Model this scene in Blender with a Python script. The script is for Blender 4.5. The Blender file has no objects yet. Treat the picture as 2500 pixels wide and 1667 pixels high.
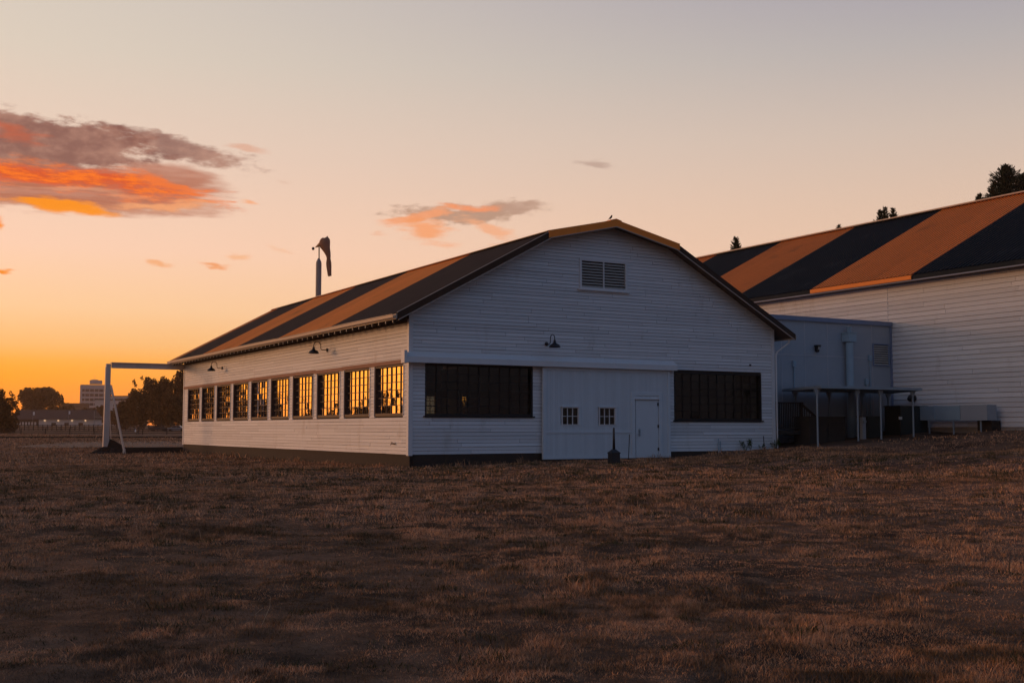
import bpy, math, random
import numpy as np
from mathutils import Vector, Matrix
R = math.radians
random.seed(7)
sc = bpy.context.scene
COL = sc.collection

# ------------------------------------------------------------------ camera, sky, sun, exposure
cam = bpy.data.objects.new('camera', bpy.data.cameras.new('camera'))
COL.objects.link(cam); sc.camera = cam
cam.location = (0, 0, 1.15)
cam.rotation_euler = (R(90 + 4.34), 0, 0)
cam.data.sensor_width = 36; cam.data.lens = 36 * 2800 / 2500
cam.data.clip_start = .1; cam.data.clip_end = 6000
sc.view_settings.view_transform = 'Standard'; sc.view_settings.look = 'None'
sc.view_settings.exposure = 0; sc.view_settings.gamma = 1
sc.render.engine = 'CYCLES'
sc.cycles.max_bounces = 6; sc.cycles.volume_bounces = 0; sc.cycles.transparent_max_bounces = 12

SUN_AZ, SUN_EL = -67.0, 4.0
SUN_STR = 1.2
sl = bpy.data.lights.new('sun', 'SUN'); sl.energy = SUN_STR; sl.angle = R(11); sl.color = (1, .47, .22)
so = bpy.data.objects.new('sun', sl); COL.objects.link(so)
sd = Vector((math.sin(R(SUN_AZ)) * math.cos(R(SUN_EL)), math.cos(R(SUN_AZ)) * math.cos(R(SUN_EL)), math.sin(R(SUN_EL))))
so.rotation_euler = sd.to_track_quat('Z', 'Y').to_euler(); so.location = (-60, 40, 30)

def s2l(c):
    return tuple((x / 255 / 12.92) if x / 255 <= .04045 else ((x / 255 + .055) / 1.055) ** 2.4 for x in c)

class NT:
    """tiny expression helper for shader node trees"""
    def __init__(s, tree): s.t = tree; s.n = tree.nodes; s.l = tree.links
    def node(s, kind, **kw):
        n = s.n.new(kind)
        for k, v in kw.items():
            if k.startswith('i_'):
                key = k[2:]; key = int(key) if key.isdigit() else key.replace('_', ' ')
                s.put(n.inputs[key], v)
            else: setattr(n, k, v)
        return n
    def put(s, sock, v):
        if isinstance(v, bpy.types.NodeSocket): s.l.new(v, sock)
        else: sock.default_value = v
    def m(s, op, a, b=0.0, c=0.0, clamp=False):
        n = s.n.new('ShaderNodeMath'); n.operation = op; n.use_clamp = clamp
        s.put(n.inputs[0], a); s.put(n.inputs[1], b); s.put(n.inputs[2], c)
        return n.outputs[0]
    def mix(s, f, a, b, bt='MIX'):
        n = s.n.new('ShaderNodeMix'); n.data_type = 'RGBA'; n.blend_type = bt
        s.put(n.inputs[0], f)
        for i, v in ((6, a), (7, b)):
            if isinstance(v, tuple) and len(v) == 3: v = (*v, 1)
            s.put(n.inputs[i], v)
        return n.outputs[2]
    def ramp(s, f, stops, interp='LINEAR'):
        n = s.n.new('ShaderNodeValToRGB'); n.color_ramp.interpolation = interp
        el = n.color_ramp.elements
        while len(el) > 1: el.remove(el[-1])
        for i, (p, c) in enumerate(stops):
            e = el[0] if i == 0 else el.new(p)
            e.position = p
            e.color = (*c, 1) if isinstance(c, tuple) else (c, c, c, 1)
        s.put(n.inputs[0], f); return n.outputs[0]
    def smooth(s, x, a, b):
        n = s.n.new('ShaderNodeMapRange'); n.interpolation_type = 'SMOOTHSTEP'
        s.put(n.inputs[0], x); n.inputs[1].default_value = a; n.inputs[2].default_value = b
        return n.outputs[0]
    def noise(s, vec, scale, detail=4, rough=.55, col=False, dist=0.0):
        n = s.n.new('ShaderNodeTexNoise'); s.put(n.inputs['Vector'], vec)
        n.inputs['Scale'].default_value = scale; n.inputs['Detail'].default_value = detail
        n.inputs['Roughness'].default_value = rough; n.inputs['Distortion'].default_value = dist
        return n.outputs[1 if col else 0]

def build_world():
    w = bpy.data.worlds.new('World'); sc.world = w; w.use_nodes = True
    w.node_tree.nodes.clear(); T = NT(w.node_tree)
    tc = T.node('ShaderNodeTexCoord').outputs['Generated']
    sp = T.node('ShaderNodeSeparateXYZ', i_0=tc)
    X, Y, Z = sp.outputs
    el = T.m('MULTIPLY', T.m('ARCSINE', Z), 180 / math.pi)
    az = T.m('MULTIPLY', T.m('ARCTAN2', X, Y), 180 / math.pi)
    e = T.m('DIVIDE', el, 90.0, clamp=True)
    g = lambda d, *c: (d / 90, s2l(c))
    gs = lambda d, k, *c: (d / 90, tuple(q * k for q in s2l(c)))
    L = T.ramp(e, [gs(0, 1.5, 255, 124, 0), gs(1.2, 1.4, 255, 138, 0), gs(2.4, 1.3, 255, 154, 0), gs(3.05, 1.18, 255, 167, 40), gs(4.0, 1.08, 255, 189, 112), gs(5.6, 1.06, 255, 204, 152), gs(8.5, 1.04, 253, 208, 179), g(13, 239, 208, 187), g(17.5, 224, 208, 190), g(22, 214, 203, 190), g(30, 150, 144, 158), g(45, 100, 104, 126), g(90, 76, 84, 114)])
    Rr = T.ramp(e, [g(0, 236, 190, 160), g(8, 233, 196, 170), g(10.5, 224, 193, 171), g(14, 207, 188, 175), g(18, 180, 173, 173), g(22, 154, 150, 167), g(30, 120, 120, 145), g(45, 90, 96, 120), g(90, 76, 84, 114)])
    t = T.smooth(az, -34, 34)
    col = T.mix(t, L, Rr)
    # stronger, redder glow where the sun has just gone down (outside the frame, to the left)
    ga = T.m('SUBTRACT', 1.0, T.m('DIVIDE', T.m('ABSOLUTE', T.m('ADD', az, 60.0)), 40.0), clamp=True)
    ge = T.m('SUBTRACT', 1.0, T.m('DIVIDE', T.m('ABSOLUTE', el), 24.0), clamp=True)
    glow = T.m('MULTIPLY', T.m('MULTIPLY', ga, ga), ge)
    col = T.mix(T.m('MULTIPLY', glow, .9, clamp=True), col, (2.0, .62, .05))
    # the half of the sky away from the sunset: dim blue
    back = T.ramp(e, [g(0, 104, 99, 110), g(10, 102, 104, 120), g(28, 82, 113, 150), g(55, 72, 101, 142), g(90, 60, 80, 116)])
    d = T.m('ABSOLUTE', T.m('ADD', az, 46.0))
    d2 = T.m('MINIMUM', d, T.m('SUBTRACT', 360.0, d))
    bf = T.smooth(d2, 72, 126)
    col = T.mix(bf, col, back)

    # clouds, in degrees of azimuth and elevation
    cv = T.node('ShaderNodeCombineXYZ', i_0=T.m('MULTIPLY', az, .34), i_1=el, i_2=0.0).outputs[0]
    wn = T.node('ShaderNodeSeparateColor', i_0=T.noise(cv, .55, 4, .6, True))
    waz = T.m('ADD', az, T.m('MULTIPLY', T.m('SUBTRACT', wn.outputs[0], .5), 3.2))
    wel = T.m('ADD', el, T.m('MULTIPLY', T.m('SUBTRACT', wn.outputs[1], .5), 1.5))
    fine = T.noise(cv, 2.6, 7, .62)
    # soft streaks: strongly stretched noise
    cs = T.node('ShaderNodeCombineXYZ', i_0=T.m('MULTIPLY', az, .13), i_1=el, i_2=3.0).outputs[0]
    streak = T.noise(cs, 2.0, 5, .6)
    def px(x, y):
        p = R(4.34); a = (x - 1250) / 2800; b = (833.5 - y) / 2800
        v = Vector((a, math.cos(p) - b * math.sin(p), math.sin(p) + b * math.cos(p))).normalized()
        return math.degrees(math.atan2(v.x, v.y)), math.degrees(math.asin(v.z))
    def ell(x, y, rx, ry, tilt=0, amp=.9, lo=0.0, hi=.35, nz=fine):
        a0, e0 = px(x, y); ra, re = rx * .0198, ry * .0203
        da = T.m('SUBTRACT', waz, a0); de = T.m('SUBTRACT', wel, e0)
        de = T.m('SUBTRACT', de, T.m('MULTIPLY', da, tilt))
        q = T.m('ADD', T.m('POWER', T.m('ABSOLUTE', T.m('DIVIDE', da, ra)), 2.0), T.m('POWER', T.m('ABSOLUTE', T.m('DIVIDE', de, re)), 2.0))
        s = T.m('SUBTRACT', 1.0, T.m('SQRT', q))
        s = T.m('ADD', s, T.m('MULTIPLY', T.m('SUBTRACT', nz, .5), amp))
        return T.smooth(s, lo, hi)
    mauve = s2l((158, 104, 88)); mauve2 = s2l((188, 108, 78)); org = s2l((250, 112, 30)); gold = s2l((255, 146, 4)); peach = s2l((248, 166, 112)); grey = s2l((178, 138, 116))
    def lay(col, dens, c, op=1.0):
        return T.mix(T.m('MULTIPLY', dens, op), col, c)
    # big cloud: one body of mauve, lit orange along its middle and its base
    up = ell(70, 345, 350, 76, -.01, 1.1, 0, .34)
    up2 = ell(420, 358, 235, 40, -.20, 1.5, 0, .55)
    lo = ell(110, 455, 500, 62, -.03, .8, 0, .4, streak)
    lo2 = ell(430, 440, 190, 36, -.1, 1.3, 0, .6, streak)
    puff = T.noise(T.node('ShaderNodeCombineXYZ', i_0=T.m('MULTIPLY', az, .6), i_1=el, i_2=7.0).outputs[0], 1.1, 6, .6)
    shade = T.mix(T.smooth(puff, .36, .66), s2l((134, 86, 76)), s2l((172, 122, 104)))
    col = lay(col, up, shade, .95); col = lay(col, up2, shade, .86)
    shade2 = T.mix(T.smooth(streak, .38, .62), s2l((176, 98, 70)), s2l((190, 124, 100)))
    col = lay(col, lo, shade2, .94); col = lay(col, lo2, shade2, .85)
    streak2 = T.noise(T.node('ShaderNodeCombineXYZ', i_0=T.m('MULTIPLY', az, .2), i_1=el, i_2=9.0).outputs[0], 3.4, 6, .68)
    nz2 = T.m('ADD', T.m('MULTIPLY', streak, .55), T.m('MULTIPLY', streak2, .45))
    mid = ell(110, 428, 440, 36, -.075, 3.4, -.1, .75, nz2)
    col = lay(col, mid, T.mix(T.smooth(streak2, .42, .62), s2l((218, 80, 30)), s2l((255, 118, 10))), .95)
    col = lay(col, ell(430, 462, 170, 15, -.27, 2.6, 0, .7, nz2), s2l((244, 118, 50)), .8)
    col = lay(col, ell(200, 470, 200, 8, -.02, 2.6, 0, .8, nz2), s2l((222, 160, 124)), .5)
    col = lay(col, ell(20, 320, 120, 30, -.1, 2.6, .2, .9, nz2), s2l((206, 92, 52)), .6)
    col = lay(col, ell(140, 503, 150, 17, -.08, 1.6, 0, .55, nz2), gold, .97)
    col = lay(col, ell(380, 505, 190, 12, .06, 1.8, 0, .8, nz2), peach, .85)
    # the second cloud over the roof
    col = lay(col, ell(1130, 518, 225, 30, .05, 1.9, 0, .6), grey, .85)
    col = lay(col, ell(1150, 503, 105, 12, -.05, 1.0, 0, .7), s2l((246, 150, 102)), .9)
    col = lay(col, ell(1030, 526, 105, 17, .30, 1.2, 0, .6), s2l((248, 160, 110)), .85)
    col = lay(col, ell(1050, 564, 78, 42, -.3, 3.0, 0, .9, nz2), s2l((250, 152, 86)), .75)
    col = lay(col, ell(1180, 555, 90, 22, -.35, 2.6, 0, .7, nz2), s2l((246, 172, 128)), .8)
    col = lay(col, ell(1275, 508, 80, 13, .1, 1.4, 0, .6), s2l((190, 152, 132)), .8)
    # wisps
    for x, y, rx, ry, c, op in ((1448, 407, 62, 9, (190, 160, 145), .8), (380, 643, 42, 8, (248, 172, 116), .8), (515, 640, 52, 8, (246, 158, 100), .9), (580, 622, 36, 12, (248, 180, 130), .7),
                                (10, 653, 38, 8, (255, 140, 10), 1), (2, 545, 18, 22, (255, 140, 20), .9), (600, 362, 70, 10, (222, 160, 130), .6), (615, 505, 30, 7, (250, 170, 120), .8), (690, 610, 60, 5, (246, 190, 150), .5), (930, 565, 26, 6, (240, 180, 145), .6), (1215, 600, 32, 8, (246, 176, 130), .6), (2270, 650, 40, 6, (230, 190, 160), .3), (700, 450, 18, 8, (224, 184, 158), .4)):
        col = lay(col, ell(x, y, rx, ry, -.1, 1.3, 0, .8), s2l(c), op)
    bg = T.node('ShaderNodeBackground', i_0=col, i_1=1.0)
    sky = T.node('ShaderNodeTexSky'); sky.sky_type = 'NISHITA'; sky.sun_disc = False
    sky.sun_elevation = R(SUN_EL); sky.sun_rotation = R(SUN_AZ)
    bg2 = T.node('ShaderNodeBackground', i_0=sky.outputs[0], i_1=.006)
    add = T.node('ShaderNodeAddShader', i_0=bg.outputs[0], i_1=bg2.outputs[0])
    out = T.node('ShaderNodeOutputWorld', i_0=add.outputs[0])
build_world()

# ------------------------------------------------------------------ helpers
ANG = R(29.8)
A0 = (-3.553, 39.598)
D2 = (math.cos(ANG), math.sin(ANG)); D1 = (-math.sin(ANG), math.cos(ANG))
def W(u, v, z=0.0):
    return (A0[0] + D2[0] * u + D1[0] * v, A0[1] + D2[1] * u + D1[1] * v, z)
def PX(x, y, Y):
    """world point seen at photo pixel (x, y) at forward distance Y"""
    p = R(4.34); a = (x - 1250) / 2800; b = (833.5 - y) / 2800
    v = Vector((a, math.cos(p) - b * math.sin(p), math.sin(p) + b * math.cos(p)))
    v *= Y / v.y
    return (v.x, Y, 1.15 + v.z)

def tag(o, label=None, cat=None, group=None, kind=None):
    if label: o['label'] = label
    if cat: o['category'] = cat
    if group: o['group'] = group
    if kind: o['kind'] = kind
    return o
def empty(name, loc=(0, 0, 0), rz=0.0, label=None, cat=None, group=None):
    o = bpy.data.objects.new(name, None); COL.objects.link(o)
    o.location = loc; o.rotation_euler = (0, 0, rz); o.empty_display_size = .3
    return tag(o, label, cat, group)

class MB:
    def __init__(s): s.v = []; s.f = []; s.mi = []; s.c = []
    def face(s, pts, mi=0, c=1.0):
        n = len(s.v); s.v += [tuple(p) for p in pts]; s.f.append(tuple(range(n, n + len(pts)))); s.mi.append(mi); s.c.append(c)
    def mesh(s, vs, fs, mi=0, c=1.0):
        n = len(s.v); s.v += [tuple(p) for p in vs]
        for f in fs: s.f.append(tuple(i + n for i in f)); s.mi.append(mi); s.c.append(c)
    def hexa(s, p, mi=0, c=1.0):
        """p: 8 points, bottom loop 0-3 (counter-clockwise from above), top loop 4-7"""
        s.mesh(p, [(3, 2, 1, 0), (4, 5, 6, 7), (0, 1, 5, 4), (1, 2, 6, 5), (2, 3, 7, 6), (3, 0, 4, 7)], mi, c)
    def box(s, x0, x1, y0, y1, z0, z1, mi=0, c=1.0):
        s.hexa([(x0, y0, z0), (x1, y0, z0), (x1, y1, z0), (x0, y1, z0), (x0, y0, z1), (x1, y0, z1), (x1, y1, z1), (x0, y1, z1)], mi, c)
    def bar(s, a, b, w, h=None, mi=0, up=(0, 0, 1)):
        h = h or w; a = Vector(a); b = Vector(b); d = (b - a).normalized(); u = Vector(up)
        if abs(d.dot(u)) > .98: u = Vector((1, 0, 0))
        x = d.cross(u).normalized() * w / 2; y = x.cross(d).normalized() * h / 2
        s.hexa([a - x - y, a + x - y, b + x - y, b - x - y, a - x + y, a + x + y, b + x + y, b - x + y], mi)
    def tube(s, pts, rad, n=10, mi=0, caps=True):
        pts = [Vector(p) for p in pts]; k = len(pts)
        rad = [rad] * k if not isinstance(rad, (list, tuple)) else rad
        vs = []; ref = Vector((0, 0, 1))
        for i, p in enumerate(pts):
            d = (pts[min(i + 1, k - 1)] - pts[max(i - 1, 0)]).normalized()
            r = ref if abs(d.dot(ref)) < .95 else Vector((1, 0, 0))
            if i == 0: x = d.cross(r).normalized()
            else: x = (x - d * x.dot(d)).normalized()
            y = d.cross(x)
            for j in range(n):
                a = 2 * math.pi * j / n; vs.append(p + (x * math.cos(a) + y * math.sin(a)) * rad[i])
        fs = [(i * n + j, i * n + (j + 1) % n, (i + 1) * n + (j + 1) % n, (i + 1) * n + j) for i in range(k - 1) for j in range(n)]
        if caps: fs += [tuple(range(n))[::-1], tuple((k - 1) * n + j for j in range(n))]
        s.mesh(vs, fs, mi)
    def lathe(s, c, prof, n=20, mi=0):
        s.tube([(c[0], c[1], c[2] + z) for r, z in prof], [max(r, .0008) for r, z in prof], n, mi)
    def build(s, name, mats, parent=None, smooth=False):
        me = bpy.data.meshes.new(name)
        me.from_pydata(s.v, [], s.f)
        mats = mats if isinstance(mats, (list, tuple)) else [mats]
        for m in mats: me.materials.append(m)
        if len(mats) > 1: me.polygons.foreach_set('material_index', s.mi)
        if True:
            at = me.attributes.new('tone', 'FLOAT', 'FACE'); at.data.foreach_set('value', s.c)
        if smooth: me.polygons.foreach_set('use_smooth', [True] * len(s.f))
        me.update()
        o = bpy.data.objects.new(name, me); COL.objects.link(o)
        if parent: o.parent = parent
        return o

def mat(name, color, rough=.7, var=.15, scale=3.0, bump=0.0, spec=.4, tone=False, metal=0.0, stretch=None, stain=None, bscale=None):
    m = bpy.data.materials.new(name); m.use_nodes = True; T = NT(m.node_tree)
    b = T.n['Principled BSDF']
    tc = T.node('ShaderNodeTexCoord').outputs['Object']
    vec = tc
    if stretch:
        vec = T.node('ShaderNodeMapping', i_0=tc); vec.inputs['Scale'].default_value = stretch; vec = vec.outputs[0]
    n = T.noise(vec, scale, 6, .62)
    k = T.m('ADD', 1 - var, T.m('MULTIPLY', n, 2 * var))
    col = T.mix(1.0, (*color, 1), T.node('ShaderNodeCombineColor', i_0=k, i_1=k, i_2=k).outputs[0], 'MULTIPLY')
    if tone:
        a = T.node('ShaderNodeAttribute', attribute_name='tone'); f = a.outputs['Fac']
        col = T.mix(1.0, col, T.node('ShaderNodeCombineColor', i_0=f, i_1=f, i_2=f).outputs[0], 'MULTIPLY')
    if stain:
        s2 = T.noise(T.node('ShaderNodeMapping', i_0=tc, i_3=(1, 1, .35)).outputs[0], stain[1], 7, .7)
        col = T.mix(T.m('MULTIPLY', T.smooth(s2, .54, .74), stain[2]), col, stain[0])
    T.put(b.inputs['Base Color'], col); b.inputs['Roughness'].default_value = rough
    b.inputs['Specular IOR Level'].default_value = spec; b.inputs['Metallic'].default_value = metal
    if bump:
        bn = T.node('ShaderNodeBump', i_Height=T.noise(vec, bscale or scale * 5, 5, .6)); bn.inputs['Strength'].default_value = bump; bn.inputs['Distance'].default_value = .01
        T.l.new(bn.outputs[0], b.inputs['Normal'])
    return m

def glass(name, see=.5, ior=1.6, tint=(.5, .5, .5), rough=.02):
    m = bpy.data.materials.new(name); m.use_nodes = True; T = NT(m.node_tree); T.n.clear()
    fr = T.node('ShaderNodeFresnel'); fr.inputs[0].default_value = ior
    gl = T.node('ShaderNodeBsdfGlossy'); gl.inputs['Roughness'].default_value = rough; gl.inputs[0].default_value = (.95, .95, .95, 1)
    tr = T.node('ShaderNodeBsdfTransparent'); tr.inputs[0].default_value = (*tint, 1)
    df = T.node('ShaderNodeBsdfDiffuse'); df.inputs[0].default_value = (.012, .011, .01, 1)
    tc = T.node('ShaderNodeTexCoord').outputs['Object']
    bn = T.node('ShaderNodeBump', i_Height=T.noise(tc, 5.0, 2, .5)); bn.inputs['Strength'].default_value = .05; bn.inputs['Distance'].default_value = .02
    T.l.new(bn.outputs[0], gl.inputs['Normal'])
    inner = T.node('ShaderNodeMixShader'); inner.inputs[0].default_value = see
    T.l.new(df.outputs[0], inner.inputs[1]); T.l.new(tr.outputs[0], inner.inputs[2])
    mx = T.node('ShaderNodeMixShader'); T.l.new(fr.outputs[0], mx.inputs[0]); T.l.new(inner.outputs[0], mx.inputs[1]); T.l.new(gl.outputs[0], mx.inputs[2])
    T.node('ShaderNodeOutputMaterial', i_0=mx.outputs[0])
    return m

M = {}
M['siding'] = mat('painted_white_boards', (.70, .71, .72), .6, .07, 1.3, .25, tone=True, stretch=(1, 1, 6), stain=((.36, .32, .27), 1.1, .35))
M['trim'] = mat('painted_white_trim', (.66, .67, .68), .55, .08, 4, .15)
M['door_boards'] = mat('painted_door_boards', (.60, .66, .70), .6, .07, 2, .2, tone=True)
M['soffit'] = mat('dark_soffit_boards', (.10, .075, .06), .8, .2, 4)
M['casing'] = mat('weathered_brown_casing', (.30, .15, .10), .75, .22, 5, .3, stretch=(1, 1, 3))
M['sash'] = mat('dark_brown_sash', (.045, .02, .014), .6, .2, 6)
M['sashblack'] = mat('black_sash', (.012, .012, .013), .55, .2, 6)
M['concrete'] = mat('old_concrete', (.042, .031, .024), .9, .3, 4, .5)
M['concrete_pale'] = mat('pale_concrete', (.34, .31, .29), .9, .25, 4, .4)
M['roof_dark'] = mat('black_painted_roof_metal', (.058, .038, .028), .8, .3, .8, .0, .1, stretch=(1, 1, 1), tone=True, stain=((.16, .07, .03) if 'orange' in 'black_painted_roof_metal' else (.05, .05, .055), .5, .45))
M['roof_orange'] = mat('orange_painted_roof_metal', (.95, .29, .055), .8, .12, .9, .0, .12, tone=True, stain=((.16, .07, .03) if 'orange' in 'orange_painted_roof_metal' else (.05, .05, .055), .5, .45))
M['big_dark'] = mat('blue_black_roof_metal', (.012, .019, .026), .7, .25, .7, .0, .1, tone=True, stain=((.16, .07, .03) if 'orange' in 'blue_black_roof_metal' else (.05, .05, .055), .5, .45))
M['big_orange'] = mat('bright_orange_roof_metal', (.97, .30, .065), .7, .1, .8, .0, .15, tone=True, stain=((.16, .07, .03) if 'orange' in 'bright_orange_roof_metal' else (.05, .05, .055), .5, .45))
M['gutter'] = mat('pale_gutter_paint', (.46, .38, .32), .5, .12, 3)
M['iron'] = mat('black_iron', (.015, .015, .017), .45, .2, 8, .1, .5)
M['annex'] = mat('grey_blue_panel', (.34, .38, .42), .7, .10, 1.2, .2)
M['annex_trim'] = mat('blue_grey_fascia', (.20, .25, .36), .6, .1, 3)
M['seam'] = mat('pale_panel_seam', (.5, .5, .52), .6, .1, 3)
M['louver'] = mat('weathered_louver', (.42, .41, .38), .7, .15, 5)
M['void'] = mat('dark_void', (.008, .008, .008), .9, .1, 3)
M['interior'] = mat('dark_interior_boards', (.05, .04, .035), .9, .2, 2)
M['duct'] = mat('blue_grey_duct', (.30, .42, .5), .55, .12, 2)
M['steel'] = mat('painted_steel', (.28, .34, .38), .5, .12, 5)
M['darkwood'] = mat('dark_porch_wood', (.05, .042, .036), .8, .3, 5, .4)
M['cabinet'] = mat('dark_green_cabinet', (.03, .042, .042), .6, .2, 3)
M['mast'] = mat('galvanised_mast', (.30, .26, .24), .6, .15, 4)
M['sock'] = mat('faded_windsock_cloth', (.34, .17, .10), .9, .15, 3, .3)
M['sockframe'] = mat('orange_tail_cone', (.62, .33, .14), .7, .1, 3)
M['frame_white'] = mat('weathered_white_timber', (.62, .52, .45), .7, .14, 4, .4, stretch=(1, 1, .3))
M['soil'] = mat('dark_turned_soil', (.035, .025, .019), 1.0, .45, 6, 1.0)
M['bark'] = mat('dark_bark', (.06, .045, .035), .9, .3, 6, .5)
M['fence'] = mat('weathered_rail', (.05, .032, .024), .85, .2, 3)
M['brick'] = mat('pale_tower_concrete', (.62, .52, .46), .8, .1, .05)
M['tower_glass'] = mat('dark_strip_glazing', (.05, .04, .045), .25, .2, .3, .0, .6)
M['barnroof'] = mat('dark_shingle_roof', (.07, .05, .045), .85, .2, .4)
M['barnwall'] = mat('pale_barn_wall', (.55, .5, .46), .8, .1, .5)
M['far_dark'] = mat('dark_far_wall', (.06, .045, .04), .85, .2, .2)
M['cloth'] = mat('dark_clothing', (.03, .025, .03), .9, .2, 5)
M['skin'] = mat('skin', (.35, .2, .14), .6, .05, 5)
M['bag'] = mat('white_bag', (.75, .75, .75), .6, .05, 5)
M['feather'] = mat('brown_feathers', (.06, .04, .03), .9, .2, 30)
M['carpaint'] = mat('dark_car_paint', (.03, .03, .035), .25, .05, 2, .0, .6)
M['carpaint2'] = mat('silver_car_paint', (.25, .25, .26), .25, .05, 2, .0, .6)
M['carglass'] = mat('car_glass', (.01, .01, .012), .08, .05, 2, .0, .8)
M['tyre'] = mat('tyre_rubber', (.012, .012, .012), .9, .1, 8)
M['glass_front'] = glass('dusty_dark_glass', .7, 1.42, (.5, .56, .52))
M['glass_side'] = glass('old_reflective_glass', .06, 3.2, (.3, .3, .3), .01)
M['stalk'] = mat('dry_stalk', (.42, .33, .22), .9, .1, 10)
def emis(name, c, s):
    m = bpy.data.materials.new(name); m.use_nodes = True; T = NT(m.node_tree); T.n.clear()
    e = T.node('ShaderNodeEmission', i_0=(*c, 1), i_1=s); T.node('ShaderNodeOutputMaterial', i_0=e.outputs[0]); return m
M['lit_lamp'] = emis('lit_barn_lamp', (1, .62, .35), 1.3)

# ------------------------------------------------------------------ terrain
CP = []
def cp(p, z, w=1.0): CP.append((p[0], p[1], z, w))
for u in (-6, -3, 0): cp(W(u, -1), -.19)
cp(W(3, -.5), -.11); cp(W(6, -.5), -.04); cp(W(9, -.5), -.03); cp(W(11.5, -.5), .0); cp(W(14, -.4), .2); cp(W(16.7, -.2), .28)
for v in (4, 10, 16, 22, 28, 32): cp(W(-.3, v), -.24); cp(W(-4, v), -.24)
cp(W(16.8, -2), .42); cp(W(19, 1), .5); cp(W(19.4, -2), .64); cp(W(20.7, -2), .72); cp(W(22.7, -2), .82); cp(W(22, 2), .7); cp(W(25.6, -5), 1.12); cp(W(25.6, 1), 1.08); cp(W(26, 8), 1.1); cp(W(17, 12), .4)
cp(W(25.6, -14), 1.15); cp(W(32, -14), 1.3); cp(W(23, -6), .82); cp(W(21, -12), .5); cp(W(26, -22), .6); cp(W(17, -7), .2)
for x, y, z in ((0, 0, -.12), (-8, 6, -.12), (8, 6, -.12), (0, 12, -.16), (-8, 20, -.15), (6, 20, -.1), (12, 22, .1), (-20, 40, -.22), (-2, 30, -.17), (6, 32, -.1), (-30, 70, -.15), (-20, 110, 0), (-60, 110, 0), (-60, 60, -.1), (-40, 20, -.1), (20, 10, .1), (0, -30, -.1), (40, 10, .8), (60, 40, 1.6), (40, 90, 1.3), (-30, 80, -.15), (0, 85, .2)):
    cp((x, y), z)
CPA = np.array(CP)
def H(x, y):
    x = np.asarray(x, float); y = np.asarray(y, float); shp = x.shape
    x = x.ravel(); y = y.ravel()
    d2 = (x[:, None] - CPA[:, 0]) ** 2 + (y[:, None] - CPA[:, 1]) ** 2 + 2.0
    w = CPA[:, 3] / d2 ** 1.8
    z = (w * CPA[:, 2]).sum(1) / w.sum(1)
    r = np.hypot(x, y); t = np.clip((r - 90) / 120, 0, 1); t = t * t * (3 - 2 * t)
    far = np.interp(r, [0, 235, 330, 450, 700, 6000], [0, 0, .7, 2.1, 3.0, 3.0])
    z = z * (1 - t) + far * t
    return z.reshape(shp)
def h1(x, y): return float(H(np.array([x]), np.array([y]))[0])
def vnoise(x, y, s, seed=0):
    x = x * s; y = y * s; xi = np.floor(x).astype(int); yi = np.floor(y).astype(int); fx = x - xi; fy = y - yi
    def h(a, b):
        n = (a * 374761393 + b * 668265263 + seed * 974711) & 0x7fffffff
        n = ((n ^ (n >> 13)) * 1274126177) & 0x7fffffff
        return (n ^ (n >> 16)) % 1000 / 1000.
    fx = fx * fx * (3 - 2 * fx); fy = fy * fy * (3 - 2 * fy)
    return (h(xi, yi) * (1 - fx) + h(xi + 1, yi) * fx) * (1 - fy) + (h(xi, yi + 1) * (1 - fx) + h(xi + 1, yi + 1) * fx) * fy
def fbm(x, y, s, seed=0):
    return .5 * vnoise(x, y, s, seed) + .27 * vnoise(x, y, s * 2.1, seed + 1) + .15 * vnoise(x, y, s * 4.3, seed + 2) + .08 * vnoise(x, y, s * 9, seed + 3)
def bumps(x, y):
    return .05 * (fbm(x + 500, y + 500, .8, 77) - .48) + .07 * (fbm(x + 500, y + 500, 2.6, 78) - .48)

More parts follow.
